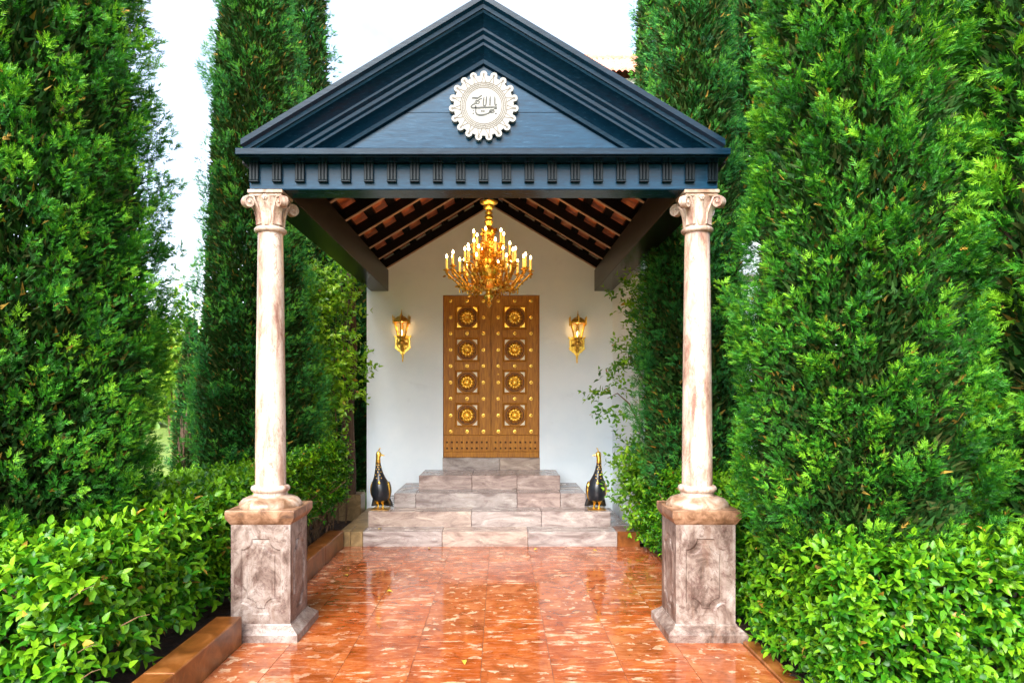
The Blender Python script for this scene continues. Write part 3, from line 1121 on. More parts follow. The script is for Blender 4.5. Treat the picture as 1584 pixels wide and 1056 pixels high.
def stroke(mb, pts, y=DF - 0.003):
    P = [((p[0] - 650) * cs + mx, (556 - p[1]) * cs + mz, p[2] * cs * BOLD) for p in pts]
    # smooth by Catmull-Rom
    Q = []
    for i in range(len(P) - 1):
        p0, p1, p2, p3 = P[max(i - 1, 0)], P[i], P[i + 1], P[min(i + 2, len(P) - 1)]
        for t in (0, 0.25, 0.5, 0.75):
            Q.append(tuple(0.5 * ((2 * b) + (-a + c) * t + (2 * a - 5 * b + 4 * c - d) * t * t + (-a + 3 * b - 3 * c + d) * t ** 3) for a, b, c, d in zip(p0, p1, p2, p3)))
    Q.append(P[-1])
    L, Rr = [], []
    for i, q in enumerate(Q):
        a, b = Q[max(i - 1, 0)], Q[min(i + 1, len(Q) - 1)]
        dx, dz = b[0] - a[0], b[1] - a[1]
        l = math.hypot(dx, dz) or 1
        ox, oz = -dz / l * q[2], dx / l * q[2]
        L.append((q[0] + ox, q[1] + oz))
        Rr.append((q[0] - ox, q[1] - oz))
    n = len(Q)
    vv = [(x, y, z) for x, z in L] + [(x, y, z) for x, z in Rr] + [(x, DF + 0.002, z) for x, z in L] + [(x, DF + 0.002, z) for x, z in Rr]
    ff = []
    for i in range(n - 1):
        ff += [(i, i + 1, n + i + 1, n + i), (2 * n + i, 2 * n + i + 1, i + 1, i), (n + i, n + i + 1, 3 * n + i + 1, 3 * n + i)]
    ff += [(0, n, 3 * n, 2 * n), (n - 1, 2 * n - 1, 4 * n - 1, 3 * n - 1)]
    mb.add(vv, ff)


mb = MB()
for s_ in ([(1042, 235, 10), (1044, 330, 17), (1045, 470, 17), (1052, 530, 18), (1078, 545, 15), (1105, 520, 9), (1118, 496, 4)],
           [(882, 235, 10), (876, 330, 18), (873, 450, 18), (866, 550, 13)],
           [(747, 238, 11), (742, 330, 18), (735, 450, 18), (722, 530, 14), (685, 562, 13), (645, 560, 12), (634, 520, 14), (636, 430, 17), (648, 330, 16), (660, 255, 9)],
           [(228, 312, 4), (262, 282, 18), (330, 280, 22), (400, 285, 24), (460, 270, 18), (520, 232, 14), (590, 196, 10)],
           [(582, 305, 14), (545, 315, 13), (500, 332, 11), (450, 365, 7)],
           [(330, 470, 6), (350, 410, 9), (385, 372, 10), (440, 385, 12), (488, 412, 15), (490, 450, 11), (440, 490, 8), (385, 488, 8), (380, 455, 7), (415, 420, 8), (395, 398, 8)],
           [(385, 488, 8), (320, 490, 14), (265, 520, 12), (215, 565, 13), (200, 600, 17), (235, 628, 20), (330, 632, 23), (480, 628, 24), (650, 622, 22), (850, 618, 19), (1000, 609, 15), (1125, 606, 7)],
           [(368, 545, 13), (366, 620, 17), (366, 720, 17), (376, 810, 19), (420, 865, 22), (520, 888, 25), (640, 880, 23), (740, 855, 18), (830, 815, 15), (905, 775, 13), (955, 740, 11)],
           [(1118, 652, 14), (1070, 658, 14), (1010, 676, 7), (960, 700, 4)],
           [(838, 780, 6), (862, 735, 9), (910, 700, 11), (965, 715, 11), (1012, 738, 14), (1010, 770, 9), (960, 805, 8), (905, 800, 7), (885, 770, 7), (925, 738, 9)]):
    stroke(mb, s_)
for x, y_, r in ((572, 750, 30), (660, 748, 30), (1083, 838, 30), (280, 832, 29), (287, 725, 22)):
    c = ((x - 650) * cs + mx, (556 - y_) * cs + mz)
    mb.prism([(c[0] - r * cs, c[1]), (c[0], c[1] - r * cs), (c[0] + r * cs, c[1]), (c[0], c[1] + r * cs)], DF - 0.003, DF + 0.002)
stroke(mb, [(572, 750, 6), (616, 749, 7), (660, 748, 6)])
part('calligraphy', mb, M['ink'], md, 0)


# ================================================================== COLUMNS
def notched(a, b, n, arc=6):
    """rectangle with concave quarter-round corners, half sizes a, b, notch radius n"""
    out = []
    for sx, sz, st in ((1, 1, 270), (-1, 1, 0), (-1, -1, 90), (1, -1, 180)):
        pts = []
        for q in range(arc + 1):
            th = R(st - 90 * q / arc)
            pts.append((sx * a + n * math.cos(th), sz * b + n * math.sin(th)))
        out += pts
    return out


def make_column(loc, label):
    c = thing('marble_column', loc, label, 'column', 'porch columns', world=False)
    pw = 0.2125
    ped = MB()
    # plinth with sloped top
    def sq(h, z):
        return [(-h, -h, z), (h, -h, z), (h, h, z), (-h, h, z)]
    part('plinth', MB().rings([sq(0.281, -0.02), sq(0.281, 0.052), sq(0.277, 0.058), sq(0.222, 0.102), sq(0.218, 0.112)]), M['ped'], c, 20)
    core = MB().box(-pw + 0.02, pw - 0.02, -pw + 0.02, pw - 0.02, 0.10, 0.818)
    pd = part('pedestal', core, M['ped'], c, 0)
    z0, z1 = 0.112, 0.818
    zc, hb = (z0 + z1) / 2, (z1 - z0) / 2
    pc = 0.448                                        # panel centre height
    oa, ob, on = 0.143, 0.272, 0.078
    o1 = notched(oa, ob, on)
    o2 = notched(oa - 0.010, ob - 0.010, on - 0.0)
    o3 = notched(oa - 0.040, ob - 0.040, on - 0.004)
    o4 = notched(oa - 0.047, ob - 0.047, on - 0.006)
    N = len(o1)
    def ray(p):
        x, z = p
        k = max(abs(x) / pw, abs(z) / hb)
        return (x / k, z / k)
    bnd = [ray((x, z)) for x, z in o1]
    # make sure the four corners are on the boundary: snap the closest samples
    for cx_, cz_ in ((pw, hb), (-pw, hb), (-pw, -hb), (pw, -hb)):
        j = min(range(N), key=lambda q: (bnd[q][0] - cx_) ** 2 + (bnd[q][1] - cz_) ** 2)
        bnd[j] = (cx_, cz_)
    face = MB()
    f = -pw
    bo = zc
    rings_ = [[(x, f + 0.021, z + bo) for x, z in bnd], [(x, f, z + bo) for x, z in bnd], [(x, f, z + pc) for x, z in o1], [(x * 1.0, f + 0.010, z + pc) for x, z in o2],
              [(x, f + 0.011, z + pc) for x, z in o3], [(x, f + 0.003, z + pc) for x, z in o4], [(x * 0.02, f + 0.003, z * 0.02 + pc) for x, z in o4]]
    face.rings(rings_, cap=True)
    me = mesh_of('side_panel', face, M['ped'], 25)
    for k in range(4):
        inst('side_panel', me, pd, (0, 0, 0), (0, 0, R(90 * k)))
    cap = MB().rings([sq(0.212, 0.8185), sq(0.218, 0.824), sq(0.243, 0.866), sq(0.245, 0.872), sq(0.245, 0.918), sq(0.240, 0.924), sq(0.150, 0.926)])
    part('pedestal_cap', cap, M['cap'], c, 20)
    part('base', MB().lathe([(0.226, 0.922), (0.228, 0.932), (0.220, 0.955), (0.196, 0.980), (0.162, 0.994), (0.134, 1.000), (0.130, 1.006)], n=40), M['dome'], c, 40)
    part('base_ring', MB().lathe([(0.122, 1.000), (0.121, 1.026), (0.130, 1.032), (0.140, 1.046), (0.141, 1.058), (0.133, 1.072), (0.118, 1.079)], n=40), M['marble'], c, 40)
    sh = []
    for k in range(15):
        t = k / 14
        sh.append((0.111 - 0.021 * t ** 1.35, 1.074 + (2.955 - 1.074) * t))
    part('shaft', MB().lathe(sh, n=40), M['marble'], c, 60)
    part('neck_ring', MB().lathe([(0.092, 2.944), (0.108, 2.950), (0.116, 2.960), (0.117, 2.972), (0.108, 2.982), (0.092, 2.988)], n=36), M['marble'], c, 40)
    # bell of the capital with shallow upright leaves
    rings_ = []
    nn = 48
    for k in range(9):
        t = k / 8
        r = 0.088 + 0.010 * t + 0.030 * t ** 3
        ring = []
        for q in range(nn):
            a = 2 * math.pi * q / nn
            rib = 0.005 * math.sin(a * 12) * math.sin(math.pi * min(1, t * 1.05)) + 0.010 * max(0, math.cos(4 * a)) * t
            ring.append(((r + rib) * math.cos(a), (r + rib) * math.sin(a), 2.984 + 0.212 * t))
        rings_.append(ring)
    cp = part('capital', MB().rings(rings_), M['marble'], c, 50)
    part('abacus', MB().box(-0.119, 0.119, -0.119, 0.119, 3.192, 3.212, 0.004).box(-0.128, 0.128, -0.128, 0.128, 3.214, 3.2405, 0.004), M['dome'], cp, 0)
    # corner volute: a band curling into a spiral in the plane of the diagonal
    mb = MB()
    path_ = []
    for k in range(9):                                # stalk rising from the neck
        t = k / 8
        path_.append((0.092 + 0.050 * t ** 2.2, 3.00 + 0.172 * t))
    c0 = (0.172, 3.146)
    for k in range(1, 34):
        a = R(150 - k * 17)
        r = 0.043 * (1 - k / 38) + 0.004
        path_.append((c0[0] + r * math.cos(a), c0[1] + r * math.sin(a)))
    wd = [0.036 - 0.010 * min(1, k / 20) for k in range(len(path_))]
    n = len(path_)
    rr = []
    for i, (x, z) in enumerate(path_):
        a, b = path_[max(i - 1, 0)], path_[min(i + 1, n - 1)]
        dx, dz = b[0] - a[0], b[1] - a[1]
        l = math.hypot(dx, dz) or 1
        ox, oz = -dz / l * 0.0065, dx / l * 0.0065
        w_ = wd[i]
        rr.append([(x + ox, -w_, z + oz), (x + ox * 1.4, 0, z + oz * 1.4), (x + ox, w_, z + oz), (x - ox, w_, z - oz), (x - ox, -w_, z - oz)])
    mb.rings(rr)
    mb.add([], [])
    ball = MB().ball((c0[0], 0, c0[1]), (0.017, 0.034, 0.017), 12, 8)
    mb.add(ball.v, ball.f)
    disc_ = MB().lathe([(0.038, -0.021), (0.038, 0.021)], n=20)
    mb.add([(c0[0] + x, z, c0[1] + y) for x, y, z in disc_.v], disc_.f)
    vme = mesh_of('volute', mb, M['marble'], 45)
    for k in range(4):
        inst('volute', vme, cp, (0, 0, 0), (0, 0, R(45 + 90 * k)))
    # central leaf with a small flower on each face
    mb = MB()
    lr = []
    for k in range(8):
        t = k / 7
        wl_ = 0.034 * math.sin(math.pi * (0.18 + 0.75 * t))
        y = -(0.094 + 0.012 * t + 0.035 * t ** 4)
        z = 2.99 + 0.165 * t - 0.01 * t ** 6
        lr.append([(-wl_, y + 0.006, z), (-wl_ * 0.5, y - 0.003, z), (0, y - 0.008, z), (wl_ * 0.5, y - 0.003, z), (wl_, y + 0.006, z), (0, y + 0.012, z)])
    mb.rings(lr)
    for a in range(6):
        mb.ball((0.014 * math.cos(R(60 * a)), -0.128, 3.185 + 0.014 * math.sin(R(60 * a))), 0.009, 7, 5)
    mb.ball((0, -0.134, 3.185), 0.010, 8, 5)
    lme = mesh_of('acanthus_leaf', mb, M['marble'], 50)
    for k in range(4):
        inst('acanthus_leaf', lme, cp, (0, 0, 0), (0, 0, R(90 * k)))
    return c


c1 = make_column((-1.590, CY, 0), 'marble column on panelled pedestal with the orange kerb stones ending at its foot')
c2 = copy_tree(c1)
c2.location = (1.590, CY, 0)
c2['label'] = 'marble column whose panelled pedestal is overlapped by hedge leaves on its outer side'

# ================================================================== BIRD STATUES
def make_bird(loc, m, label):
    """m = +1 looks to +X, -1 looks to -X"""
    b = thing('bird_statue', loc, label, 'statue', 'bird statues beside the steps', world=False)
    G, K = 1, 0
    prof_ = [  # z, x, y, rx, ry, material
        (0.088, 0.0, 0.02, 0.030, 0.045, K), (0.100, 0.0, 0.02, 0.072, 0.090, K), (0.130, 0.0, 0.015, 0.096, 0.120, K), (0.190, 0.0, 0.01, 0.112, 0.140, K),
        (0.265, 0.0, 0.005, 0.113, 0.138, K), (0.315, -0.002, 0.0, 0.102, 0.120, K), (0.355, -0.005, -0.004, 0.090, 0.100, K), (0.395, -0.010, -0.008, 0.070, 0.076, K),
        (0.440, -0.016, -0.012, 0.055, 0.058, K), (0.490, -0.021, -0.016, 0.043, 0.045, K), (0.540, -0.024, -0.018, 0.034, 0.035, K), (0.570, -0.026, -0.018, 0.030, 0.030, K),
        (0.573, -0.026, -0.018, 0.032, 0.032, G), (0.620, -0.026, -0.018, 0.028, 0.027, G), (0.648, -0.024, -0.018, 0.029, 0.027, G), (0.668, -0.018, -0.018, 0.035, 0.027, G),
        (0.690, -0.018, -0.018, 0.034, 0.026, G), (0.706, -0.022, -0.018, 0.024, 0.020, G), (0.714, -0.024, -0.018, 0.010, 0.010, G)]
    n = 20
    rings_, mi = [], []
    for z, x, y, rx, ry, k in prof_:
        rings_.append([(m * x + rx * math.cos(2 * math.pi * q / n), y + ry * math.sin(2 * math.pi * q / n), z) for q in range(n)])
        mi.append(k)
    body = part('body', MB().rings(rings_, mi[:-1]), [M['black'], M['gold']], b, 60)
    bk = MB().rings([[(m * 0.008, -0.018 + 0.012 * math.cos(a), 0.668 + 0.014 * math.sin(a)) for a in [2 * math.pi * q / 8 for q in range(8)]],
                     [(m * 0.032, -0.018 + 0.008 * math.cos(a), 0.668 + 0.009 * math.sin(a)) for a in [2 * math.pi * q / 8 for q in range(8)]],
                     [(m * 0.055, -0.018 + 0.003 * math.cos(a), 0.662 + 0.004 * math.sin(a)) for a in [2 * math.pi * q / 8 for q in range(8)]]])
    part('beak', bk, M['gold'], b, 60)
    ey = MB()
    for s in (-1, 1):
        ey.ball((m * -0.006, -0.018 + s * 0.0245, 0.682), 0.0055, 8, 6)
    part('eyes', ey, M['black'], b)
    cr = MB()
    for k in (-1, 0, 1):
        cr.tube([(m * -0.020, -0.018 + k * 0.006, 0.705), (m * (-0.016 + 0.004 * abs(k)), -0.018 + k * 0.012, 0.735), (m * (-0.006), -0.018 + k * 0.015, 0.748)], [0.006, 0.006, 0.002], 6)
        cr.ball((m * -0.004, -0.018 + k * 0.015, 0.750), 0.008, 6, 5)
    part('crest', cr, M['gold'], b)
    # wings: long leaf shells along both flanks
    for s in (-1, 1):
        rr = []
        for k in range(11):
            t = k / 10
            z = 0.340 - 0.235 * t
            wv = 0.062 * math.sin(math.pi * (0.12 + 0.84 * t)) ** 0.8
            yc = 0.020 + 0.060 * t
            xo = 0.089 + 0.035 * math.sin(math.pi * (0.1 + 0.8 * t)) - 0.010 * t
            rr.append([(s * (xo + 0.010 * math.cos(a) - 0.35 * wv * abs(math.sin(a)) * 0.3), yc + wv * math.sin(a), z) for a in [2 * math.pi * q / 12 for q in range(12)]])
        wg = part('wing', MB().rings(rr), M['black'], b, 60)
        ed = []
        for k in range(11):
            t = k / 10
            wv = 0.062 * math.sin(math.pi * (0.12 + 0.84 * t)) ** 0.8
            xo = 0.089 + 0.035 * math.sin(math.pi * (0.1 + 0.8 * t)) - 0.010 * t
            ed.append((s * (xo - 0.008), 0.020 + 0.060 * t - wv * 1.02, 0.340 - 0.235 * t))
        part('wing_edge', MB().tube(ed, [0.006] + [0.0135] * 9 + [0.005], 8), M['gold'], wg)
    # legs, three-toed feet
    for s in (-1, 1):
        lg = MB().tube([(s * 0.034, -0.055, 0.120), (s * 0.033, -0.040, 0.085), (s * 0.030, -0.006, 0.060), (s * 0.030, -0.006, 0.012)], [0.024, 0.017, 0.011, 0.012], 8)
        for t in (-0.5, 0, 0.5):
            lg.tube([(s * 0.030, -0.006, 0.012), (s * 0.030 + 0.030 * math.sin(t), -0.006 - 0.034 * math.cos(t), 0.009), (s * 0.030 + 0.052 * math.sin(t), -0.006 - 0.060 * math.cos(t), 0.004)], [0.009, 0.008, 0.004], 6)
        lg.tube([(s * 0.030, -0.004, 0.012), (s * 0.030, 0.022, 0.005)], [0.008, 0.004], 6)
        part('leg', lg, M['gold'], b)
    # tail: overlapping long feathers sweeping down behind to the floor
    for k in range(9):
        t = (k - 4) / 4
        pts, wd = [], []
        for q in range(7):
            f_ = q / 6
            pts.append((0.045 * t + 0.070 * t * f_ ** 1.1, 0.085 + 0.055 * f_ - 0.02 * abs(t), 0.215 - 0.195 * f_ ** 0.9 + 0.012 * (1 - abs(t))))
            wd.append(0.016 + 0.020 * math.sin(math.pi * min(0.90, 0.15 + 0.75 * f_)))
        rr = [[(p[0] + w_ * math.cos(a), p[1] + 0.010 * math.sin(a), p[2]) for a in [2 * math.pi * z / 10 for z in range(10)]] for p, w_ in zip(pts, wd)]
        part('tail_feather', MB().rings(rr), M['black'], b, 60)
    bs = MB().box(-0.11, 0.11, -0.075, 0.14, 0.0, 0.006, 0.002)
    part('base_plate', bs, M['gold_dark'], b, 0)
    # gold drops on neck and breast, set on the surface
    rg = random.Random(5)

    def on_skin(z, a):
        for i in range(len(prof_) - 1):
            if prof_[i][0] <= z <= prof_[i + 1][0]:
                t = (z - prof_[i][0]) / (prof_[i + 1][0] - prof_[i][0])
                q = [prof_[i][j] * (1 - t) + prof_[i + 1][j] * t for j in range(5)]
                return (m * q[1] + q[3] * math.sin(a), q[2] - q[4] * math.cos(a), z)
    dm = mesh_of('gold_drop', MB().ball((0, 0, 0), (0.0078, 0.005, 0.0095), 8, 6), M['gold'], 60)
    for z, aa in ((0.550, (-0.4, 0.5)), (0.524, (0.0, 0.9)), (0.500, (-0.5, 0.3)), (0.465, (-0.1, 0.8)), (0.430, (-0.6, 0.35)), (0.392, (-0.4, 0.5))):
        for a in aa:
            p = on_skin(z, a)
            inst('gold_drop', dm, body, p, (0, 0, a))
    p = on_skin(0.335, 0.05 * m)
    part('breast_jewel', MB().ball(p, (0.017, 0.008, 0.021), 10, 8).ball((p[0], p[1], p[2] + 0.024), (0.006, 0.005, 0.012), 8, 6), M['gold'], b)
    return b


make_bird((PX(589, 8.46), 8.44, H2 + 0.001), 1, 'black and gilded bird statue on a step, its beak turned right, white wall behind')
make_bird((PX(922.5, 8.46), 8.44, H2 + 0.001), -1, 'black and gilded bird statue on a step facing left, beside the green shrubs')


# ================================================================== WALL LANTERNS
def make_lantern(loc, label):
    l = thing('wall_lantern', loc, label, 'lantern', 'wall lanterns beside the doors', world=False)
    # y = 0 at the wall, lantern stands out towards -y; z = 0 at the top ring
    ly = -0.135
    n = 6
    def hexr(r, z, off=30):
        return [(r * math.cos(R(off + 60 * k)), ly + r * math.sin(R(off + 60 * k)), z) for k in range(n)]
    top, bot = 0.0, -0.205
    rt_, rb_ = 0.112, 0.056
    fr = MB().rings([hexr(0.116, top - 0.012), hexr(0.126, top - 0.004), hexr(0.126, top + 0.012), hexr(0.104, top + 0.016)])
    fr.rings([hexr(0.050, bot - 0.030), hexr(0.070, bot - 0.012), hexr(0.070, bot), hexr(0.050, bot + 0.006)])
    for k in range(n):
        a = R(30 + 60 * k)
        fr.tube([(rt_ * math.cos(a), ly + rt_ * math.sin(a), top), (rb_ * math.cos(a), ly + rb_ * math.sin(a), bot)], 0.0085, 6)
    part('frame', fr, M['gold_dark'], l, 30)
    gl = MB()
    for k in range(n):
        a, b = R(30 + 60 * k), R(90 + 60 * k)
        p = [(0.96 * rt_ * math.cos(a), ly + 0.96 * rt_ * math.sin(a), top - 0.014), (0.96 * rt_ * math.cos(b), ly + 0.96 * rt_ * math.sin(b), top - 0.014),
             (0.96 * rb_ * math.cos(b), ly + 0.96 * rb_ * math.sin(b), bot + 0.008), (0.96 * rb_ * math.cos(a), ly + 0.96 * rb_ * math.sin(a), bot + 0.008)]
        part('glass_pane', MB().add(p, [(0, 1, 2, 3)]), M['glass'], l, 0)
    rf = MB().rings([hexr(0.108, 0.016), hexr(0.096, 0.040), hexr(0.060, 0.066), hexr(0.024, 0.078), hexr(0.018, 0.090), hexr(0.010, 0.095)])
    part('roof', rf, M['gold_dark'], l, 20)
    sp = MB().tube([(0, ly, 0.085), (0, ly, 0.112), (0, ly, 0.124), (0, ly, 0.170)], [0.009, 0.012, 0.007, 0.0025], 8)
    part('finial', sp, M['gold_dark'], l)
    for k in range(n):
        a = R(30 + 60 * k)
        x, y = 0.126 * math.cos(a), ly + 0.126 * math.sin(a)
        part('spike', MB().tube([(x, y, -0.046), (x, y, -0.022), (x, y, 0.016), (x * 1.03, y, 0.045), (x * 1.03, y, 0.054), (x * 1.04, y, 0.088)], [0.003, 0.010, 0.008, 0.007, 0.011, 0.0025], 7), M['gold'], l)
    # wall plate: scrolled shield with a pendant
    half = [(0.030, -0.165), (0.060, -0.185), (0.095, -0.195), (0.118, -0.180), (0.122, -0.205), (0.104, -0.222), (0.108, -0.250), (0.106, -0.330), (0.116, -0.352), (0.104, -0.372),
            (0.078, -0.392), (0.062, -0.410), (0.040, -0.420), (0.030, -0.445), (0.012, -0.455), (0.010, -0.500), (0.006, -0.548)]
    sh = [(x, z) for x, z in half] + [(-x, z) for x, z in half[::-1]]
    part('wall_plate', MB().prism(sh, -0.022, -0.001), M['gold'], l, 0)
    inner = [(0.5 * 0.15, -0.235), (0.075, -0.330), (0.045, -0.372), (0, -0.385), (-0.045, -0.372), (-0.075, -0.330), (-0.075, -0.235), (0, -0.215)]
    rr = []
    for x, z in inner + [inner[0]]:
        rr.append((x, -0.026, z))
    part('plate_moulding', MB().tube(rr, 0.010, 8, cap=False), M['gold'], l)
    arm = MB().tube([(0, -0.02, -0.36), (0, -0.07, -0.375), (0, -0.120, -0.345), (0, ly, -0.290), (0, ly, bot - 0.028)], [0.018, 0.022, 0.022, 0.026, 0.034], 10)
    arm.ball((0, ly, -0.292), (0.050, 0.050, 0.040), 12, 8).ball((0, -0.075, -0.392), 0.024, 10, 6).ball((0.048, -0.05, -0.30), 0.022, 8, 6).ball((-0.048, -0.05, -0.30), 0.022, 8, 6)
    part('arm', arm, M['gold_dark'], l)
    part('pendant', MB().lathe([(0.004, -0.562), (0.011, -0.540), (0.006, -0.515), (0.014, -0.490), (0.017, -0.462), (0.010, -0.440)], 0, -0.026, 10), M['gold'], l)
    part('bulb', MB().lathe([(0.006, bot + 0.004), (0.014, bot + 0.025), (0.018, bot + 0.050), (0.016, bot + 0.070), (0.008, bot + 0.084), (0.002, bot + 0.088)], 0, ly, 14), M['bulb'], l, 60)
    return l


def lamp(name, parent, loc, watt, col, rad):
    ld = bpy.data.lights.new(name, 'POINT')
    ld.energy = watt
    ld.color = col
    ld.shadow_soft_size = rad
    o = bpy.data.objects.new(name, ld)
    COL.objects.link(o)
    o.parent = parent
    o.location = loc
    return o


l1 = make_lantern((PX(621, 9.56), WY - 0.0005, PH(497, 9.56)), 'gilded glowing wall lantern between the doors and the wall corner beside the tree trunk')
l2 = copy_tree(l1)
l2.location = (PX(894, 9.56), WY - 0.0005, PH(499, 9.56))
l2['label'] = 'gilded glowing wall lantern between the doors and the wing wall with downpipe'
for l in (l1, l2):
    lamp('lantern_light', l, (0, -0.135, -0.06), 0.22, (1.0, 0.62, 0.26), 0.03)

# ================================================================== CHANDELIER
HY = 7.4
ch = thing('chandelier', (0.0, HY, 4.4), 'ornate gilded chandelier with tiers of lit candles hanging under the portico roof', 'chandelier', world=False)
z0 = -4.4
hx = 0.0


def L(prof_, n=20):
    return MB().lathe([(r, z + z0) for r, z in prof_], 0, 0, n)


def cz(c):
    return PH(300 + 0.1704 * c, HY)


part('rod', L([(0.012, 3.55), (0.012, 4.44)], 10), M['gold_dark'], ch)
part('canopy', L([(0.030, cz(150)), (0.052, cz(132)), (0.060, cz(118)), (0.048, cz(108)), (0.072, cz(96)), (0.094, cz(84)), (0.098, cz(72)), (0.060, cz(62)), (0.020, cz(50))]), M['gold'], ch, 50)
part('stem', L([(0.022, cz(290)), (0.036, cz(276)), (0.050, cz(252)), (0.040, cz(240)), (0.030, cz(232)), (0.044, cz(222)), (0.046, cz(205)), (0.026, cz(192)), (0.038, cz(180)), (0.042, cz(168)), (0.024, cz(156)), (0.030, cz(146))]), M['gold'], ch, 50)
part('upper_body', L([(0.050, cz(470)), (0.064, cz(440)), (0.060, cz(410)), (0.044, cz(390)), (0.062, cz(366)), (0.075, cz(340)), (0.062, cz(318)), (0.034, cz(300)), (0.022, cz(285))]), M['gold'], ch, 50)
part('lower_body', L([(0.060, cz(795)), (0.085, cz(760)), (0.115, cz(710)), (0.110, cz(650)), (0.080, cz(610)), (0.060, cz(570)), (0.075, cz(530)), (0.062, cz(495)), (0.046, cz(468))]), M['gold'], ch, 50)
part('bowl', L([(0.030, cz(885)), (0.085, cz(872)), (0.122, cz(846)), (0.140, cz(815)), (0.146, cz(792)), (0.132, cz(785)), (0.060, cz(790))], 28), M['gold'], ch, 50)
part('finial', L([(0.003, cz(1034)), (0.020, cz(1018)), (0.036, cz(1000)), (0.028, cz(985)), (0.018, cz(972)), (0.040, cz(955)), (0.056, cz(930)), (0.050, cz(912)), (0.030, cz(898)), (0.036, cz(886))]), M['gold'], ch, 50)
bd_me = mesh_of('bead', MB().ball((0, 0, 0), (0.014, 0.014, 0.018), 8, 6), M['gold'], 60)
for k in range(16):
    a = 2 * math.pi * k / 16
    inst('bead', bd_me, ch, (0.143 * math.cos(a), 0.143 * math.sin(a), cz(800) + z0))
cand_me = mesh_of('candle', MB().lathe([(0.0115, 0), (0.0110, 0.06), (0.0100, 0.122), (0.006, 0.128)], n=10), M['candle'], 50)
flame_me = mesh_of('flame', MB().lathe([(0.004, 0.0), (0.0105, 0.010), (0.0115, 0.018), (0.008, 0.030), (0.002, 0.042)], n=10), M['flame'], 60)
cup_me = mesh_of('candle_cup', MB().lathe([(0.006, -0.040), (0.020, -0.030), (0.012, -0.022), (0.018, -0.012), (0.040, -0.004), (0.042, 0.000), (0.018, 0.003), (0.016, 0.016), (0.012, 0.016)], n=14), M['gold'], 50)


def candle(x, y, zb):
    inst('candle_cup', cup_me, ch, (x, y, zb + z0))
    c = inst('candle', cand_me, ch, (x, y, zb + z0))
    f_ = bpy.data.objects.new('flame', flame_me)
    COL.objects.link(f_)
    f_.parent = c
    f_.location = (0, 0, 0.127)


def arm(a, r0, zs, r1, zb, dip, tw=0.0):
    """S-shaped arm from the body at radius r0 to the candle cup"""
    pts = []
    for k in range(15):
        t = k / 14
        r = r0 + (r1 - r0) * (t ** 0.9) + 0.02 * math.sin(2 * math.pi * t)
        z = zs + (zb - 0.04 - zs) * t ** 1.5 - dip * math.sin(math.pi * t ** 0.85)
        aa = a + tw * math.sin(math.pi * t)
        pts.append((r * math.cos(aa), r * math.sin(aa), z + z0))
    mb = MB().tube(pts, [0.013 - 0.004 * abs(math.sin(3 * math.pi * k / 14)) for k in range(15)], 7)
    # curl under the arm
    i = 8
    p, q = Vector(pts[i]), Vector((math.cos(a), math.sin(a), 0))
    cu = []
    for k in range(12):
        th = R(-40 + 36 * k)
        rr = 0.042 * (1 - k / 14)
        cu.append(p + q * (rr * math.cos(th) - 0.02) + Vector((0, 0, rr * math.sin(th) - 0.03)))
    mb.tube(cu, [0.009 - 0.0004 * k for k in range(12)], 6)
    part('arm', mb, M['gold_dark'], ch, 60)
    return pts


rc = random.Random(11)
ARMS = []
fl = 0.150                                            # candle foot to flame centre
for k in range(6):
    a = R(20 + 60 * k)
    zb = PH(359, HY) - fl
    ARMS.append(arm(a, 0.05, 3.32, 0.172, zb, 0.05))
    candle(0.172 * math.cos(a), 0.172 * math.sin(a), zb)
    a = R(48 + 60 * k)
    zb = PH(377, HY) - fl
    ARMS.append(arm(a, 0.06, 3.20, 0.232, zb, 0.06))
    candle(0.232 * math.cos(a), 0.232 * math.sin(a), zb)
    a0 = R(4 + 60 * k)
    for da, r, dz in ((-0.20, 0.400, 0.0), (0.0, 0.455, -0.020), (0.20, 0.395, 0.012), (0.05, 0.315, -0.055)):
        zb = PH(394, HY) - fl + dz
        ARMS.append(arm(a0 + da, 0.09, 2.99, r, zb, 0.115, 0.10))
        candle(r * math.cos(a0 + da), r * math.sin(a0 + da), zb)
lamp('chandelier_light', ch, (0, 0, 3.42 + z0), 9.0, (1.0, 0.52, 0.19), 0.30)
CH_Z = z0


# ================================================================== VEGETATION
def unit(v):
    return v / np.maximum(np.linalg.norm(v, axis=-1, keepdims=True), 1e-9)


def frames(d, nrm):
    d = unit(d)
    s = unit(np.cross(d, nrm))
    n_ = np.cross(s, d)
    return s, d, n_                                   # columns: side, along, up


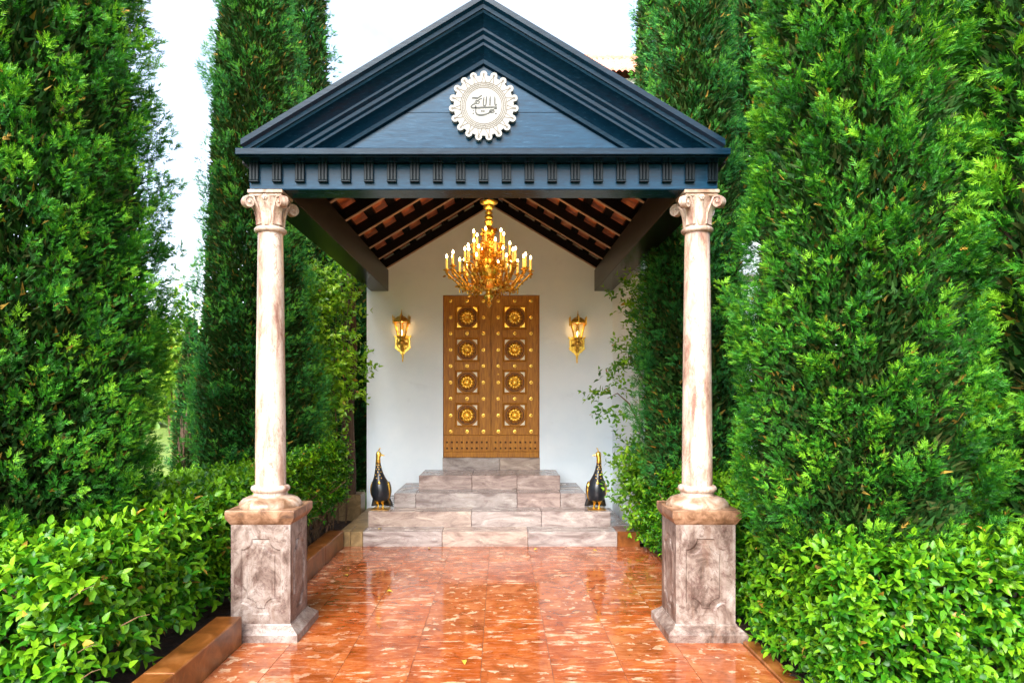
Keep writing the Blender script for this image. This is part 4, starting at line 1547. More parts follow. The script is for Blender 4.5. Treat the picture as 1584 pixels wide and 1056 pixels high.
def cloud(name, mat, parent, tv, tf, pos, d, nrm, size, width, tint, org=(0, 0, 0), kind='stuff', label=None):
    """N copies of a small template (tv vertices: side, along, up; tf triangles) baked into one mesh, with a 'tint' value per leaf"""
    tv, tf = np.asarray(tv, float), np.asarray(tf, int)
    N, k = len(pos), len(tv)
    s, a, n_ = frames(d, nrm)
    V = (pos - np.asarray(org))[:, None, :] + s[:, None, :] * (tv[None, :, 0:1] * (size * width)[:, None, None]) \
        + a[:, None, :] * (tv[None, :, 1:2] * size[:, None, None]) + n_[:, None, :] * (tv[None, :, 2:3] * size[:, None, None])
    F = (tf[None] + (np.arange(N) * k)[:, None, None]).reshape(-1, 3)
    me = bpy.data.meshes.new(name)
    me.vertices.add(N * k)
    me.vertices.foreach_set('co', V.reshape(-1).astype(np.float32))
    me.loops.add(F.size)
    me.loops.foreach_set('vertex_index', F.reshape(-1).astype(np.int32))
    me.polygons.add(len(F))
    me.polygons.foreach_set('loop_start', np.arange(0, F.size, 3, dtype=np.int32))
    me.update(calc_edges=True)
    at = me.attributes.new('tint', 'FLOAT', 'POINT')
    at.data.foreach_set('value', np.repeat(np.clip(tint, 0, 1), k).astype(np.float32))
    me.materials.append(mat)
    o = bpy.data.objects.new(name, me)
    COL.objects.link(o)
    if parent:
        o.parent = parent
    if kind:
        o['kind'] = kind
    if label:
        o['label'] = label
    return o


# leaf templates -------------------------------------------------------------
TWIG_V = [(-0.5, 0.0, 0.0), (0.5, 0.12, 0.06), (0, 1.0, 0.0)]
TWIG_F = [(0, 1, 2)]
LEAF_V = [(0, 0, 0), (0, 0.30, 0.02), (0, 0.66, 0.0), (0, 1.0, -0.10), (-0.5, 0.32, 0.10), (-0.40, 0.66, 0.06), (0.5, 0.32, 0.10), (0.40, 0.66, 0.06)]
LEAF_F = [(0, 1, 4), (1, 2, 5), (1, 5, 4), (2, 3, 5), (0, 6, 1), (1, 6, 7), (1, 7, 2), (2, 7, 3)]


def cypress(name, loc, prof_, label, cat, group, seed, tufts, mat, tscale=1.0, sprays=26, twigs=15, lift=0.9, droop=0.0, lobes=0.12, core=0.62, bark=True, gaps=0.0, tint0=0.30):
    """columnar conifer: prof_ is [(height, radius), ...]; crown of upright tufts made of flat fans of scale twigs"""
    rg = np.random.default_rng(seed)
    t_ = thing(name, loc, label, cat, group)
    loc = np.array(loc, float)
    hs_, rs_ = np.array([p[0] for p in prof_]), np.array([p[1] for p in prof_])
    # tuft roots spread over the surface in proportion to its area; fewer on the side nobody faces
    hh = np.linspace(hs_[0], hs_[-1], 400)
    wgt = np.interp(hh, hs_, rs_) + 0.05
    cum = np.cumsum(wgt) / wgt.sum()
    h = np.interp(rg.random(tufts), cum, hh)
    fa = math.atan2(-loc[1], CAMX - loc[0])
    th = fa + (rg.random(tufts) ** 1.0 * 2 - 1) * math.pi
    back = np.abs((th - fa + math.pi) % (2 * math.pi) - math.pi) > 1.95
    keep = ~back | (rg.random(tufts) < 0.45)
    h, th = h[keep], th[keep]
    n = len(h)
    r = np.interp(h, hs_, rs_)
    ph = rg.random(6) * 6.28
    lob = 1 + lobes * (np.sin(3 * th + ph[0] + 1.7 * h) + 0.7 * np.sin(5 * th + ph[1] - 2.9 * h) + 0.6 * np.sin(2 * th + ph[2] + 4.6 * h) + 0.5 * np.sin(9 * th + ph[3] - 7.5 * h)) / 1.6 + rg.normal(0, 0.045, n)
    r = r * lob
    out = np.stack([np.cos(th), np.sin(th), np.zeros(n)], 1)
    up = np.array([0, 0, 1.0])
    ax = unit(out * (1.0 - 0.25 * rg.random((n, 1))) * 0.72 + up * lift * (0.7 + 0.5 * rg.random((n, 1))) + rg.normal(0, 0.22, (n, 3)))
    L = (0.17 + 0.19 * rg.random(n)) * tscale
    base = loc + np.stack([r * np.cos(th), r * np.sin(th), h], 1) - ax * (L * 0.72)[:, None]
    ttint = tint0 + rg.normal(0, 0.16, n)
    # sprays
    S = sprays
    u = rg.random((n, S)) ** 0.75
    phi = rg.random((n, S)) * 2 * math.pi
    e1 = unit(np.cross(ax, up + 0.01))
    e2 = np.cross(ax, e1)
    rad = e1[:, None, :] * np.cos(phi)[..., None] + e2[:, None, :] * np.sin(phi)[..., None]
    env = 0.092 * tscale * (np.sin(np.pi * (0.14 + 0.80 * u)) ** 0.9) * (0.55 + 0.6 * rg.random((n, S)))
    sp = base[:, None, :] + ax[:, None, :] * (u * L[:, None])[..., None] + rad * (env * 0.55)[..., None]
    sdir = unit(ax[:, None, :] * 0.85 + rad * 0.75 + out[:, None, :] * 0.25 - up * droop + rg.normal(0, 0.22, (n, S, 3)))
    slen = (0.042 + 0.046 * rg.random((n, S))) * tscale
    snrm = unit(np.cross(sdir, rad) * rg.choice([-1, 1], (n, S, 1)) * (rg.random((n, S, 1)) * 1.2) + rad + rg.normal(0, 0.4, (n, S, 3)))
    stint = ttint[:, None] + rg.normal(0, 0.10, (n, S)) + 0.45 * (u - 0.55)
    sp, sdir, snrm = sp.reshape(-1, 3), sdir.reshape(-1, 3), snrm.reshape(-1, 3)
    slen, stint = slen.reshape(-1), stint.reshape(-1)
    ns = len(sp)
    s, a, nn_ = frames(sdir, snrm)
    # twigs of each fan
    T = twigs
    q = (np.arange(T) + 0.5) / T
    sgn = np.where(np.arange(T) % 2 == 0, 1.0, -1.0)
    ang = np.where(np.arange(T) == T - 1, 0.0, 0.72 - 0.25 * q) * sgn
    tp = sp[:, None, :] + a[:, None, :] * (q[None, :] * 0.78 * slen[:, None])[..., None]
    ang = ang[None, :] + rg.normal(0, 0.14, (ns, T))
    td = a[:, None, :] * np.cos(ang)[..., None] + s[:, None, :] * np.sin(ang)[..., None] + nn_[:, None, :] * rg.normal(0.05, 0.18, (ns, T, 1))
    tl = slen[:, None] * (0.46 - 0.20 * q[None, :]) * (0.8 + 0.4 * rg.random((ns, T)))
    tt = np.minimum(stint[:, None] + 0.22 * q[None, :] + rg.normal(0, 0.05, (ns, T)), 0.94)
    tt[rg.random(ns) < 0.004] = 1.0
    tn = np.repeat(nn_[:, None, :], T, 1) + rg.normal(0, 0.25, (ns, T, 3))
    cloud('foliage', mat, t_, TWIG_V, TWIG_F, tp.reshape(-1, 3), td.reshape(-1, 3), tn.reshape(-1, 3), tl.reshape(-1), np.full(ns * T, 0.34), tt.reshape(-1), loc)
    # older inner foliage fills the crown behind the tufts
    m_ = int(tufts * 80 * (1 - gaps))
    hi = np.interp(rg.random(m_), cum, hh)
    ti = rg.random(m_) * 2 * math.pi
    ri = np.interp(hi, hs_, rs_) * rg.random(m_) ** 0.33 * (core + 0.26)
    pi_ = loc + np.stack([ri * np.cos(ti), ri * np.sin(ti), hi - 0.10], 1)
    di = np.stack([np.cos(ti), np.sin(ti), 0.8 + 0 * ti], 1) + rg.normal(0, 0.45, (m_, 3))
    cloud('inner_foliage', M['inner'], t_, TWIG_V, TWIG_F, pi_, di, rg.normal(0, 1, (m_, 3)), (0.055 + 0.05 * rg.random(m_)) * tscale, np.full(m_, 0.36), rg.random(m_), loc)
    # trunk with limbs
    top = prof_[-1][0] * 0.92
    r0 = 0.055 + 0.012 * prof_[-1][0]
    tr = MB().tube([(loc[0] + 0.03 * math.sin(k * 1.7 + seed), loc[1] + 0.03 * math.cos(k * 2.1 + seed), top * k / 10 + (-0.1 if k == 0 else 0)) for k in range(11)],
                   [r0 * (1 - 0.9 * k / 10) + (0.04 if k == 0 else 0) for k in range(11)], 9)
    part('trunk', tr, M['bark'], t_)
    lm = MB()
    for k in range(26):
        hz = hs_[0] + 0.1 + (top - hs_[0]) * 0.9 * rg.random()
        a_ = rg.random() * 6.28
        rr = float(np.interp(hz, hs_, rs_)) * 0.75
        lm.tube([(loc[0], loc[1], hz), (loc[0] + 0.5 * rr * math.cos(a_), loc[1] + 0.5 * rr * math.sin(a_), hz + 0.18), (loc[0] + rr * math.cos(a_), loc[1] + rr * math.sin(a_), hz + 0.55)], [0.026, 0.016, 0.005], 5)
    o = part('limbs', lm, M['bark'], t_)
    o['kind'] = 'stuff'
    return t_


def shoots(rg, root, sdir, ln, size, nodes=4, young=0.0, width=0.46, flat=0.5):
    """pairs of leaves along short shoots: returns arrays pos, dir, normal, size, tint"""
    n = len(root)
    P, D, Nn, S, Tn = [], [], [], [], []
    up = np.array([0, 0, 1.0])
    e1 = unit(np.cross(sdir, up + rg.normal(0, 0.3, (n, 3))))
    e2 = np.cross(sdir, e1)
    st = rg.normal(0, 0.14, n)
    for k in range(nodes):
        q = (k + 0.6) / nodes
        for sg in (-1, 1):
            e = (e1 if k % 2 == 0 else e2) * sg
            d = unit(sdir * (0.35 + 0.5 * q) + e * (0.95 - 0.35 * q) + rg.normal(0, 0.28, (n, 3)) - up * 0.14 * (1 - q))
            nr = unit(sdir * 0.8 + up * flat + rg.normal(0, 0.28, (n, 3)) - e * 0.15)
            P.append(root + sdir * (ln * q)[:, None])
            D.append(d)
            Nn.append(nr)
            S.append(size * (1.0 - 0.35 * q) * (0.78 + 0.4 * rg.random(n)))
            Tn.append(0.34 + 0.26 * q + st + young + rg.normal(0, 0.15, n))
    out = [np.concatenate(x) for x in (P, D, Nn, S, Tn)]
    out[4] = np.minimum(out[4], 0.94)
    out[4][rg.random(len(out[4])) < 0.012] = 1.0
    out[3] *= np.where(rg.random(len(out[3])) < 0.2, 0.55 + 0.3 * rg.random(len(out[3])), 1.0)
    return out


LEAF_ME = {}


def leaf_meshes(mat, key):
    """a few shared meshes for leaves that are objects of their own, with their own tint and curl"""
    if key in LEAF_ME:
        return LEAF_ME[key]
    out = []
    rg = np.random.default_rng(99)
    for k in range(10):
        tint = 0.28 + 0.065 * k
        me = bpy.data.meshes.new('leaf')
        curl = rg.uniform(0.4, 2.2)
        v = [(x * 0.50, y, z * curl) for x, y, z in LEAF_V]
        me.from_pydata(v, [], LEAF_F)
        at = me.attributes.new('tint', 'FLOAT', 'POINT')
        at.data.foreach_set('value', np.full(len(v), tint, np.float32))
        me.materials.append(mat)
        out.append((tint, me))
    LEAF_ME[key] = out
    return out


def hedge(name, loc, faces, label, cat, group, seed, mat, size=0.066, dens=1.0, single=0, stems=None, young_lit_top=0.22, key='hedge', inner=True, bump=0.032, ragged=0.0):
    """clipped leafy hedge; faces: (corner, u, v, outward normal, shoots per square metre, tint rise for young growth and painted top light)"""
    rg = np.random.default_rng(seed)
    t_ = thing(name, loc, label, cat, group)
    P = []
    for c, u, v, nrm, den, tint_rise in faces:
        c, u, v, nrm = [np.array(x, float) for x in (c, u, v, nrm)]
        area = np.linalg.norm(np.cross(u, v))
        n = int(area * den * dens)
        a, b = rg.random((n, 1)), rg.random((n, 1))
        p = c + u * a + v * b
        w_ = np.sin(p[:, 0] * 9.1 + p[:, 2] * 7.0 + seed) * np.sin(p[:, 1] * 8.3 + p[:, 2] * 5.1 + 2) + rg.normal(0, 0.6, n)
        p = p + nrm * (bump * w_ - 0.09)[:, None]
        sd_ = unit(nrm * 0.9 + np.array([0, 0, 0.45]) + rg.normal(0, 0.42, (n, 3)))
        ln = (0.07 + 0.08 * rg.random(n)) * (size / 0.066) * (1 + ragged * (rg.random(n) < 0.12))
        P.append(shoots(rg, p, sd_, ln, np.full(n, size), 4, tint_rise))
    pos, d, nr, sz, tn = [np.concatenate(x) for x in zip(*P)]
    if single:
        # the leaves that show largest stay separate objects
        dep = np.maximum(pos[:, 1], 0.5)
        px_ = (pos[:, 0] - CAMX) / dep * FPX + VX
        py_ = VY - (pos[:, 2] - EYE) / dep * FPX
        show = sz / dep * (1 + 0.35 * rg.random(len(sz)))
        out_ = np.zeros(len(sz))
        for c, u, v, nrm, den, tint_rise in faces[:2]:
            c, nrm = np.array(c, float), np.array(nrm, float)
            out_ = np.maximum(out_, ((pos - c) @ nrm > -0.02) * 1.0)
        ok = (px_ > 4) & (px_ < 1580) & (py_ < 1052) & (out_ > 0)
        idx = np.argsort(-(show * ok))[:single]
        ms = leaf_meshes(mat, key)
        s, a, n_ = frames(d[idx], nr[idx])
        L0 = np.array(loc, float)
        for q, i in enumerate(idx):
            k = int(np.argmin([abs(tn[i] + 0.0 - t[0]) for t in ms]))
            o = bpy.data.objects.new('leaf', ms[k][1])
            COL.objects.link(o)
            o.parent = t_
            mt = Matrix(((s[q, 0], a[q, 0], n_[q, 0], 0), (s[q, 1], a[q, 1], n_[q, 1], 0), (s[q, 2], a[q, 2], n_[q, 2], 0), (0, 0, 0, 1)))
            o.matrix_basis = Matrix.Translation(Vector(pos[i] - L0)) @ mt @ Matrix.Scale(float(sz[i]), 4)
        msk = np.ones(len(sz), bool)
        msk[idx] = False
        pos, d, nr, sz, tn = pos[msk], d[msk], nr[msk], sz[msk], tn[msk]
    cloud('foliage', mat, t_, LEAF_V, LEAF_F, pos, d, nr, sz, np.full(len(sz), 0.50), tn, loc)
    if stems:
        mb = MB()
        x0, x1, y0, y1, zt, cnt = stems
        for k in range(cnt):
            x, y = x0 + (x1 - x0) * rg.random(), y0 + (y1 - y0) * rg.random()
            pts = [(x, y, -0.05)]
            for q in range(1, 5):
                pts.append((x + rg.normal(0, 0.05) * q ** 0.7, y + rg.normal(0, 0.05) * q ** 0.7, zt * q / 4 * (0.86 + 0.1 * rg.random())))
            rr = 0.006 + 0.008 * rg.random()
            mb.tube(pts, [rr, rr * 0.9, rr * 0.75, rr * 0.55, rr * 0.3], 5)
            for b in range(3):
                p = Vector(pts[1 + b])
                e = p + Vector((rg.normal(0, 0.12), rg.normal(0, 0.12), 0.10 + 0.14 * rg.random()))
                mb.tube([p, p.lerp(e, 0.5) + Vector((0, 0, 0.02)), e], [rr * 0.5, rr * 0.4, rr * 0.2], 4)
        o = part('stems', mb, M['twig'], t_)
        o['kind'] = 'stuff'
    return t_


# ---- hedges
LX, RX = -2.05, 1.93
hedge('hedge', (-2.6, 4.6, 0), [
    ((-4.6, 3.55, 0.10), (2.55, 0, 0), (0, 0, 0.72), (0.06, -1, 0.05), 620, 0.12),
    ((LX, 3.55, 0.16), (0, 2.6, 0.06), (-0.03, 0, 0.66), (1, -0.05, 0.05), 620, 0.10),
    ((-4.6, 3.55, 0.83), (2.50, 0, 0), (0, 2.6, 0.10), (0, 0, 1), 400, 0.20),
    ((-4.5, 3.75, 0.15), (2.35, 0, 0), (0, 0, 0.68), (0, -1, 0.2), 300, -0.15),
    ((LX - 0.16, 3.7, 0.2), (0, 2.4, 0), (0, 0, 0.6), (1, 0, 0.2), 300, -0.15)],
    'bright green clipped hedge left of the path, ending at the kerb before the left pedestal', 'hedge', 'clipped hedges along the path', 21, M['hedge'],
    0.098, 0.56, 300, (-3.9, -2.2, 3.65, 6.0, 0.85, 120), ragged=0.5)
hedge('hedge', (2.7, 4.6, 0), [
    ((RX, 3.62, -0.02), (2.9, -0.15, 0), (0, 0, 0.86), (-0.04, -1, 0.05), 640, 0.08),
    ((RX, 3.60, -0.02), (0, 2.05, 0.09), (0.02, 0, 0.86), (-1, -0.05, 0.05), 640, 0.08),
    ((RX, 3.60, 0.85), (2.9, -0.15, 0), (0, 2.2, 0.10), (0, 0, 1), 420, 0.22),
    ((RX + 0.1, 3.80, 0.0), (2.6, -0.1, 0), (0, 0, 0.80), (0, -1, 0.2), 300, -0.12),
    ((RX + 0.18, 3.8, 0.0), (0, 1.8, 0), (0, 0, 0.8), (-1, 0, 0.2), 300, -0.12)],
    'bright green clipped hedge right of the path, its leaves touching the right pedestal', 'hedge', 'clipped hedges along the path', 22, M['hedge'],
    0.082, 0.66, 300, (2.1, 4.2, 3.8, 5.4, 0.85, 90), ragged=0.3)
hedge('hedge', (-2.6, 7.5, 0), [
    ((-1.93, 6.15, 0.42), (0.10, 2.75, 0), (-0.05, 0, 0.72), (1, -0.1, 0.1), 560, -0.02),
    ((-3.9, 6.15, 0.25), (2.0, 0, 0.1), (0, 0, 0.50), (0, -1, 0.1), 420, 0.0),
    ((-3.9, 6.15, 0.70), (2.0, 0, 0.36), (0, 2.75, 0.06), (0, 0, 1), 420, 0.5)],  # top tint raised past young growth, light painted onto a shaded hedge
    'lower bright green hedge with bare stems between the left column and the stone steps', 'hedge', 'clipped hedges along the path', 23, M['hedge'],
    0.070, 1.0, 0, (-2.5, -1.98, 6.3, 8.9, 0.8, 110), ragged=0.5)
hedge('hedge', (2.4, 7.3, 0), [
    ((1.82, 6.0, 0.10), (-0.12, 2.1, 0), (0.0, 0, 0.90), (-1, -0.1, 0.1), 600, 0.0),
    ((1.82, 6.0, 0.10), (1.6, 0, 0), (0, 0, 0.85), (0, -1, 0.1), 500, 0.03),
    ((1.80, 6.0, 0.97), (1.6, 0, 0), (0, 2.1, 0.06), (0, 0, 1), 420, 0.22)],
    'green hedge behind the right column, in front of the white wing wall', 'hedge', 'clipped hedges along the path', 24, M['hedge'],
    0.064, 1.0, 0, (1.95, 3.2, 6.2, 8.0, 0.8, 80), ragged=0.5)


def leafy(name, loc, centres, label, cat, seed, mat, size, per, spread, stems_pts, group=None, young=0.0, stem_r=0.012):
    """open shrub or climber: shoots scattered round given centres, on real stems"""
    rg = np.random.default_rng(seed)
    t_ = thing(name, loc, label, cat, group)
    C_ = np.array(centres, float)
    root = np.repeat(C_, per, 0)
    n = len(root)
    off = rg.normal(0, 1, (n, 3)) * np.array(spread)
    root = root + off
    sd_ = unit(off / np.array(spread) * 0.5 + np.array([0, -0.25, 0.25]) + rg.normal(0, 0.5, (n, 3)))
    ln = size * (1.6 + 1.6 * rg.random(n))
    pos, d, nr, sz, tn = shoots(rg, root, sd_, ln, np.full(n, size), 4, young)
    cloud('foliage', mat, t_, LEAF_V, LEAF_F, pos, d, nr, sz, np.full(len(sz), 0.5), tn, loc)
    mb = MB()
    for pts in stems_pts:
        k = len(pts)
        mb.tube(pts, [stem_r * (1 - 0.7 * q / (k - 1)) for q in range(k)], 6)
    o = part('stems', mb, M['twig'], t_)
    o['kind'] = 'stuff'
    return t_


rg = np.random.default_rng(4)
# climbing shrub left of the white wall
cc = [(-1.97 - 0.52 * rg.random(), 8.85 + 0.35 * rg.random(), 0.9 + 2.4 * rg.random()) for k in range(36)]
leafy('climbing_shrub', (-2.3, 9.1, 0), cc, 'loose pale green climbing shrub left of the white wall corner', 'shrub', 31, M['climb'], 0.095, 20, (0.15, 0.12, 0.17),
      [[(-2.25 + 0.1 * k, 9.15, 0), (-2.3 + 0.14 * k, 9.1, 0.9), (-2.25 + 0.08 * k, 9.05, 1.9), (-2.35 + 0.16 * k, 9.0, 3.0)] for k in range(-2, 4)], young=0.28)
tk = thing('tree_trunk', (-1.93, 9.35, 0), 'slim brown tree trunk rising close beside the left edge of the white wall', 'trunk')
part('trunk', MB().tube([(-1.95, 9.40, -0.05), (-1.92, 9.38, 0.7), (-1.96, 9.42, 1.5), (-1.90, 9.40, 2.3), (-1.93, 9.42, 3.2), (-1.99, 9.45, 4.2), (-2.05, 9.5, 5.2)], [0.085, 0.068, 0.062, 0.058, 0.055, 0.045, 0.03], 12), M['bark'], tk)
part('trunk', MB().tube([(-2.03, 9.42, -0.05), (-2.06, 9.44, 0.9), (-2.00, 9.46, 1.8), (-2.06, 9.5, 2.8), (-2.15, 9.55, 4.0)], [0.05, 0.04, 0.036, 0.032, 0.02], 10), M['bark'], tk)
o = None
# shrub with reaching branches before the wing wall
cc = [(1.58 + 0.26 * rg.random(), 7.55 + 0.45 * rg.random(), 0.40 + 0.72 * rg.random()) for k in range(22)]
br = [[(1.80, 7.95, 1.3), (1.62, 7.92, 1.66), (1.48, 7.90, 1.78), (1.36, 7.88, 1.72)], [(1.85, 7.95, 1.8), (1.70, 7.9, 2.1), (1.60, 7.86, 2.22)], [(1.9, 7.9, 2.4), (1.78, 7.86, 2.72), (1.66, 7.84, 2.82)], [(1.85, 7.95, 0), (1.80, 7.95, 0.7), (1.82, 7.95, 1.4), (1.88, 7.92, 2.5), (1.92, 7.9, 3.1)]]
for b in br[:3]:
    cc += [tuple(b[-1]), tuple(b[-2])]
cc += [(1.72 + 0.22 * rg.random(), 7.9, 2.2 + 0.95 * rg.random()) for k in range(8)]
leafy('laurel_shrub', (1.8, 7.95, 0), cc, 'laurel like shrub reaching leafy twigs out before the white wing wall', 'shrub', 32, M['climb'], 0.085, 13, (0.08, 0.07, 0.08), br, young=0.10)

# ---- conifers
G = 'tall columnar cypresses around the portico'


def at(px, Y):
    return (PX(px, Y), Y, 0)


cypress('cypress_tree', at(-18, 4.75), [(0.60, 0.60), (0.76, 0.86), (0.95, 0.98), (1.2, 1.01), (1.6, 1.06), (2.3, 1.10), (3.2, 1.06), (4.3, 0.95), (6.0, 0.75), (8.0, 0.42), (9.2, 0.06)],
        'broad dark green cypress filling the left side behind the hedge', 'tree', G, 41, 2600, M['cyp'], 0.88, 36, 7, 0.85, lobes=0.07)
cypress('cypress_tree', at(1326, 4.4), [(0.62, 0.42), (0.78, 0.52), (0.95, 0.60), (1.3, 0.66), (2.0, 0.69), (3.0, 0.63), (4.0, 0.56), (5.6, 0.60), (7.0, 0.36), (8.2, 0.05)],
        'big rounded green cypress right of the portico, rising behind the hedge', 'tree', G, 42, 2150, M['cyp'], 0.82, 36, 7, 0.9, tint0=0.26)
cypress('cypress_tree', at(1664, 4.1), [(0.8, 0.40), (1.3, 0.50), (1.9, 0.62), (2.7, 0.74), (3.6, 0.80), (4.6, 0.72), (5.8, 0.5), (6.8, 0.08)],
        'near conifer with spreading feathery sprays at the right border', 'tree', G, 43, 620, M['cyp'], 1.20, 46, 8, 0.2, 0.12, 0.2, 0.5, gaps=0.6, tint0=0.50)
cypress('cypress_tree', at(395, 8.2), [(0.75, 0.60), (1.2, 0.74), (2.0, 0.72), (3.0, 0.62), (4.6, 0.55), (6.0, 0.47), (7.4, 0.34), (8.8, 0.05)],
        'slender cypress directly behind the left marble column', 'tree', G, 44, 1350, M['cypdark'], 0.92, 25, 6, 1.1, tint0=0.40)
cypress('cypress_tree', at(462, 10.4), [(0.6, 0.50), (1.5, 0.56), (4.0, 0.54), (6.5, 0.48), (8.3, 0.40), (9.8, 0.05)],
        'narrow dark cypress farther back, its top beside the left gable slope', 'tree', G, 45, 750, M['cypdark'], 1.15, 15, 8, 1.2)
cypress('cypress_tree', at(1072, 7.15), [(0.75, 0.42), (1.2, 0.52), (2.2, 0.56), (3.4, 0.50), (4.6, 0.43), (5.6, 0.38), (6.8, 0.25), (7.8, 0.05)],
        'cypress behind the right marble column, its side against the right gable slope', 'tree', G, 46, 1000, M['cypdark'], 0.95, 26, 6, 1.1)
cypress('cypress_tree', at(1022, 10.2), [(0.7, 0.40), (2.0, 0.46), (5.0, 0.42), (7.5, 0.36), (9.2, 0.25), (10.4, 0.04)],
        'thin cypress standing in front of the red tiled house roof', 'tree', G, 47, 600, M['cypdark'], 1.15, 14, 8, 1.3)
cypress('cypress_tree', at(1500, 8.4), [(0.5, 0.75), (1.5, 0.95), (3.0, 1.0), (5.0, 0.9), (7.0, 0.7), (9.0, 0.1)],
        'shaded cypress seen in the gap between the two right hand conifers', 'tree', G, 48, 800, M['cypdark'], 1.4, 14, 9, 1.0, tint0=0.08)  # low foliage tint puts the shade of the gap into the colour
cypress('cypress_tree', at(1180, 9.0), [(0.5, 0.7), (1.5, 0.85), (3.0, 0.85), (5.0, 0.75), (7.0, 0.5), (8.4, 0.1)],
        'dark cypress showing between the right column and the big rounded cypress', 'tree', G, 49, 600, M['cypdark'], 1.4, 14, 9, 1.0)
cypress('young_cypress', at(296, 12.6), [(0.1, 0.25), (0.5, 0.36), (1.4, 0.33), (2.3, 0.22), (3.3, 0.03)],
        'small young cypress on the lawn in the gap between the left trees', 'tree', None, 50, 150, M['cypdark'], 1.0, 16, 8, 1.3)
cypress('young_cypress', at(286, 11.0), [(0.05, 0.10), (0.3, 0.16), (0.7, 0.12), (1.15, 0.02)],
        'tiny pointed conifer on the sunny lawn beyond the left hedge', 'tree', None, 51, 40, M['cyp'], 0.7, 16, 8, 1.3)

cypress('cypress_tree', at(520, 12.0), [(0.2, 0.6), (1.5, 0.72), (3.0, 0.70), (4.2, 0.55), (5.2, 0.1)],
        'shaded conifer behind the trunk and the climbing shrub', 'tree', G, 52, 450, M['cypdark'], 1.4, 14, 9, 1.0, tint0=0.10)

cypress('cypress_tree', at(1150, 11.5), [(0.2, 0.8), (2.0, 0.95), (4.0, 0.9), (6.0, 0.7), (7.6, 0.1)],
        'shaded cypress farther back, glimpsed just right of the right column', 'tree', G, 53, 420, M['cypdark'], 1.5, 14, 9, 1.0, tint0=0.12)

# ---- bright bushes on the lawn beyond
for k, (px, Y, hc, r, lab) in enumerate([(262, 33.0, 2.6, 1.3, 'yellow green bush on the far lawn behind the left cypress'),
                                         (286, 38.0, 3.4, 1.5, 'pale bush farthest back on the lawn in the left gap'),
                                         (272, 20.0, 2.7, 0.75, 'small yellow green tree on the lawn between the left cypresses'),
                                         (430, 15.0, 1.6, 1.0, 'bright bush glimpsed behind the slender left cypress'),
                                         (1120, 13.0, 1.4, 0.9, 'bright bush glimpsed low behind the right column')]):
    x = PX(px, Y)
    rb = np.random.default_rng(60 + k)
    cs_ = [(x + rb.normal(0, 0.5) * r, Y + rb.normal(0, 0.5) * r, max(0.3, hc + rb.normal(0, 0.55) * r)) for q in range(26)]
    leafy('bush', (x, Y, 0), cs_, lab, 'bush', 70 + k, M['bush'], 0.15 if Y < 20 else 0.28, 14, (0.25 * r, 0.25 * r, 0.25 * r), [[(x, Y, -0.1), (x + 0.1 * q, Y, hc * 0.6), (x + 0.3 * q, Y + 0.1, hc * 1.1)] for q in (-1, 0, 1)], young=0.1, stem_r=0.03)
# ---- far woodland edge
rb = np.random.default_rng(80)
n_ = 5200
ang_ = rb.random(n_) * 1.9 - 0.95
dist = 46 + rb.random(n_) * 10
hh_ = np.abs(rb.random(n_)) * (3.2 + 1.4 * np.sin(ang_ * 23) + 0.8 * np.sin(ang_ * 57))
ps = np.stack([np.sin(ang_) * dist, np.cos(ang_) * dist, hh_], 1)
cloud('far_woodland', M['bush'], None, LEAF_V, LEAF_F, ps, rb.normal(0, 1, (n_, 3)), rb.normal(0, 1, (n_, 3)), 0.9 + 0.8 * rb.random(n_), np.full(n_, 0.7), 0.05 + 0.35 * rb.random(n_))
tag(bpy.data.objects['far_woodland'], 'green far off edge of woodland beyond the lawn', 'woodland', kind='stuff')

# ================================================================== THE HOUSE BEHIND
HY0 = 16.0
hb = thing('house', (4.5, HY0, 0), 'white house with a low red tiled roof seen above the right gable slope', 'house')
ez = PH(108, HY0)
part('wall', MB().box(1.0, 9.0, HY0 + 0.4, HY0 + 4.0, -0.1, ez - 0.02), M['plaster'], hb, 0)
rf = MB()
n = 60
e0, r1 = HY0, HY0 + 2.2
za, zb_ = ez, ez + (r1 - e0) * math.tan(R(31))
rows_ = []
for (y, z) in ((e0, za), (r1, zb_)):
    rows_.append([(0.7 + 8.6 * k / (n * 4), y, z + 0.055 * abs(math.sin(k * math.pi / 4))) for k in range(n * 4 + 1)])
vv = rows_[0] + rows_[1] + [(p[0], p[1], p[2] - 0.05) for p in rows_[0] + rows_[1]]
k_ = n * 4 + 1
ff = [(i, i + 1, k_ + i + 1, k_ + i) for i in range(k_ - 1)] + [(2 * k_ + i + 1, 2 * k_ + i, 3 * k_ + i, 3 * k_ + i + 1) for i in range(k_ - 1)] + [(i + 1, i, 2 * k_ + i, 2 * k_ + i + 1) for i in range(k_ - 1)]
rf.add(vv, ff)
ro = part('roof', rf, M['roofclay'], hb, 60)
rd = MB()
for k in range(22):
    xx = 0.7 + 8.6 * k / 22
    rd.tube([(xx, r1, zb_ + 0.04), (xx + 0.30, r1, zb_ + 0.04), (xx + 0.40, r1, zb_ + 0.05)], [0.10, 0.11, 0.125], 8)
part('ridge_tiles', rd, M['roofclay'], ro)
bk = MB().add([(0.7, r1, zb_ - 0.01), (9.3, r1, zb_ - 0.01), (9.3, r1 + 2.2, za), (0.7, r1 + 2.2, za)], [(0, 1, 2, 3)])
part('rear_roof', bk, M['roofclay'], hb, 0)
part('gable', MB().prism([(HY0 + 0.4, ez - 0.03), (HY0 + 4.0, ez - 0.03), (r1, zb_ - 0.16)], 1.0, 1.2, plane='yz'), M['plaster'], hb, 0)

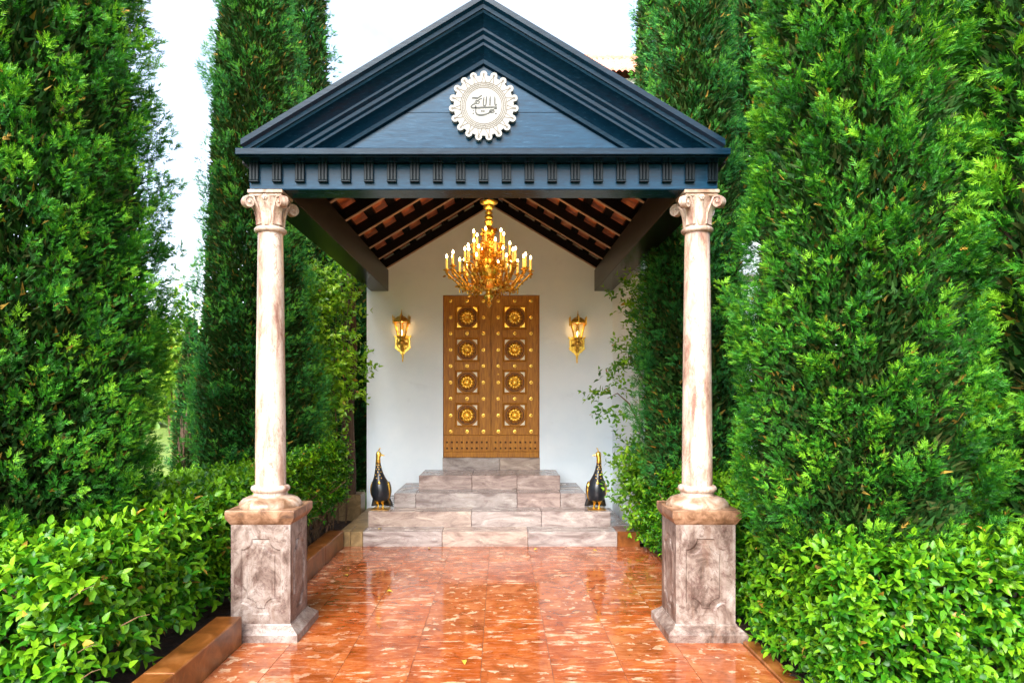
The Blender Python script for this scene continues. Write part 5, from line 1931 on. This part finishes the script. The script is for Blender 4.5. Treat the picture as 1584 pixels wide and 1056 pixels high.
# ================================================================== SMALL THINGS
# gilded acanthus curls over the chandelier's arms
rb = np.random.default_rng(90)
P_, D_ = [], []
for pts in ARMS:
    for q in range(1, 15):
        for r_ in range(1):
            p = np.array(pts[q]) + rb.normal(0, 0.016, 3) + np.array([0, 0, 0])
            P_.append(p)
            D_.append(unit(np.array([p[0], p[1], 0.05])) + rb.normal(0, 0.8, 3))
for k in range(260):
    z_ = 2.93 + 0.62 * rb.random()
    rr_ = 0.055 + 0.085 * max(0, 1 - abs(z_ - 3.10) / 0.35)
    a_ = rb.random() * 6.28
    P_.append(np.array([rr_ * math.cos(a_), rr_ * math.sin(a_), z_ + CH_Z]))
    D_.append(np.array([math.cos(a_), math.sin(a_), 0.3]) + rb.normal(0, 0.6, 3))
P_, D_ = np.array(P_), np.array(D_)
n_ = len(P_)
cloud('acanthus_ornament', M['gold_dark'], ch, LEAF_V, LEAF_F, P_, D_, rb.normal(0, 1, (n_, 3)) + np.array([0, 0, 0.6]), 0.030 + 0.028 * rb.random(n_), np.full(n_, 0.6), rb.random(n_))

# fallen yellow leaves on the wet slabs and steps
dl_me = []
for k in range(3):
    me = bpy.data.meshes.new('fallen_leaf')
    me.from_pydata([(x * 0.55 * 0.06, (y - 0.5) * 0.06, max(0.0, 0.006 + z * 0.05 * (1 + k))) for x, y, z in LEAF_V], [], LEAF_F)
    me.materials.append(M['dead'])
    dl_me.append(me)
for k, (px, py, z, lab) in enumerate([(664, 848, 0, 'yellow fallen leaf on the slabs at the foot of the lowest step'), (829, 850, 0, 'yellow fallen leaf on the wet slabs below the right half of the steps'),
                                      (603, 916, 0, 'yellow green fallen leaf near the left pedestal on wet slabs'), (535, 890, 0, 'small fallen leaf beside the left kerb on red slabs'),
                                      (718, 1025, 0, 'fallen leaf on the nearest red slabs, centre of the path'), (588, 819, H1, 'fallen leaf lying on the tread of the lowest stone step'),
                                      (720, 783.5, H2, 'fallen leaf lying on the tread of the second stone step'), (920, 852, 0, 'fallen leaf on the slabs by the orange end stone of the steps')]):
    Y = (EYE - z) * FPX / (py - VY)
    o = bpy.data.objects.new('fallen_leaf', dl_me[k % 3])
    COL.objects.link(o)
    o.location = (PX(px, Y), Y, z + 0.003)
    o.rotation_euler = (0, 0, 2.4 * k)
    tag(o, lab, 'leaf', 'fallen leaves on the path')
# dry pale twigs caught in the left hedge
tw = thing('dry_twigs', (-2.9, 3.55, 0.4), 'thin pale dry twigs poking out of the left hedge', 'twigs')
rb = np.random.default_rng(95)
for (px, py) in ((120, 920), (130, 1005), (135, 1045), (205, 960)):
    Y = 3.46
    c = Vector((PX(px, Y), Y, PH(py, Y)))
    d_ = Vector((0.85, -0.2, 0.25 + 0.35 * rb.random())).normalized() * (0.07 + 0.05 * rb.random())
    part('twig', MB().tube([c - d_ * 1.3 + Vector((0, 0.10, -0.02)), c - d_ * 0.4, c + d_ * 0.3 + Vector((0, 0, 0.012)), c + d_ + Vector((0, 0, 0.006))], [0.0035, 0.0032, 0.0026, 0.0012], 5), M['twig'], tw)
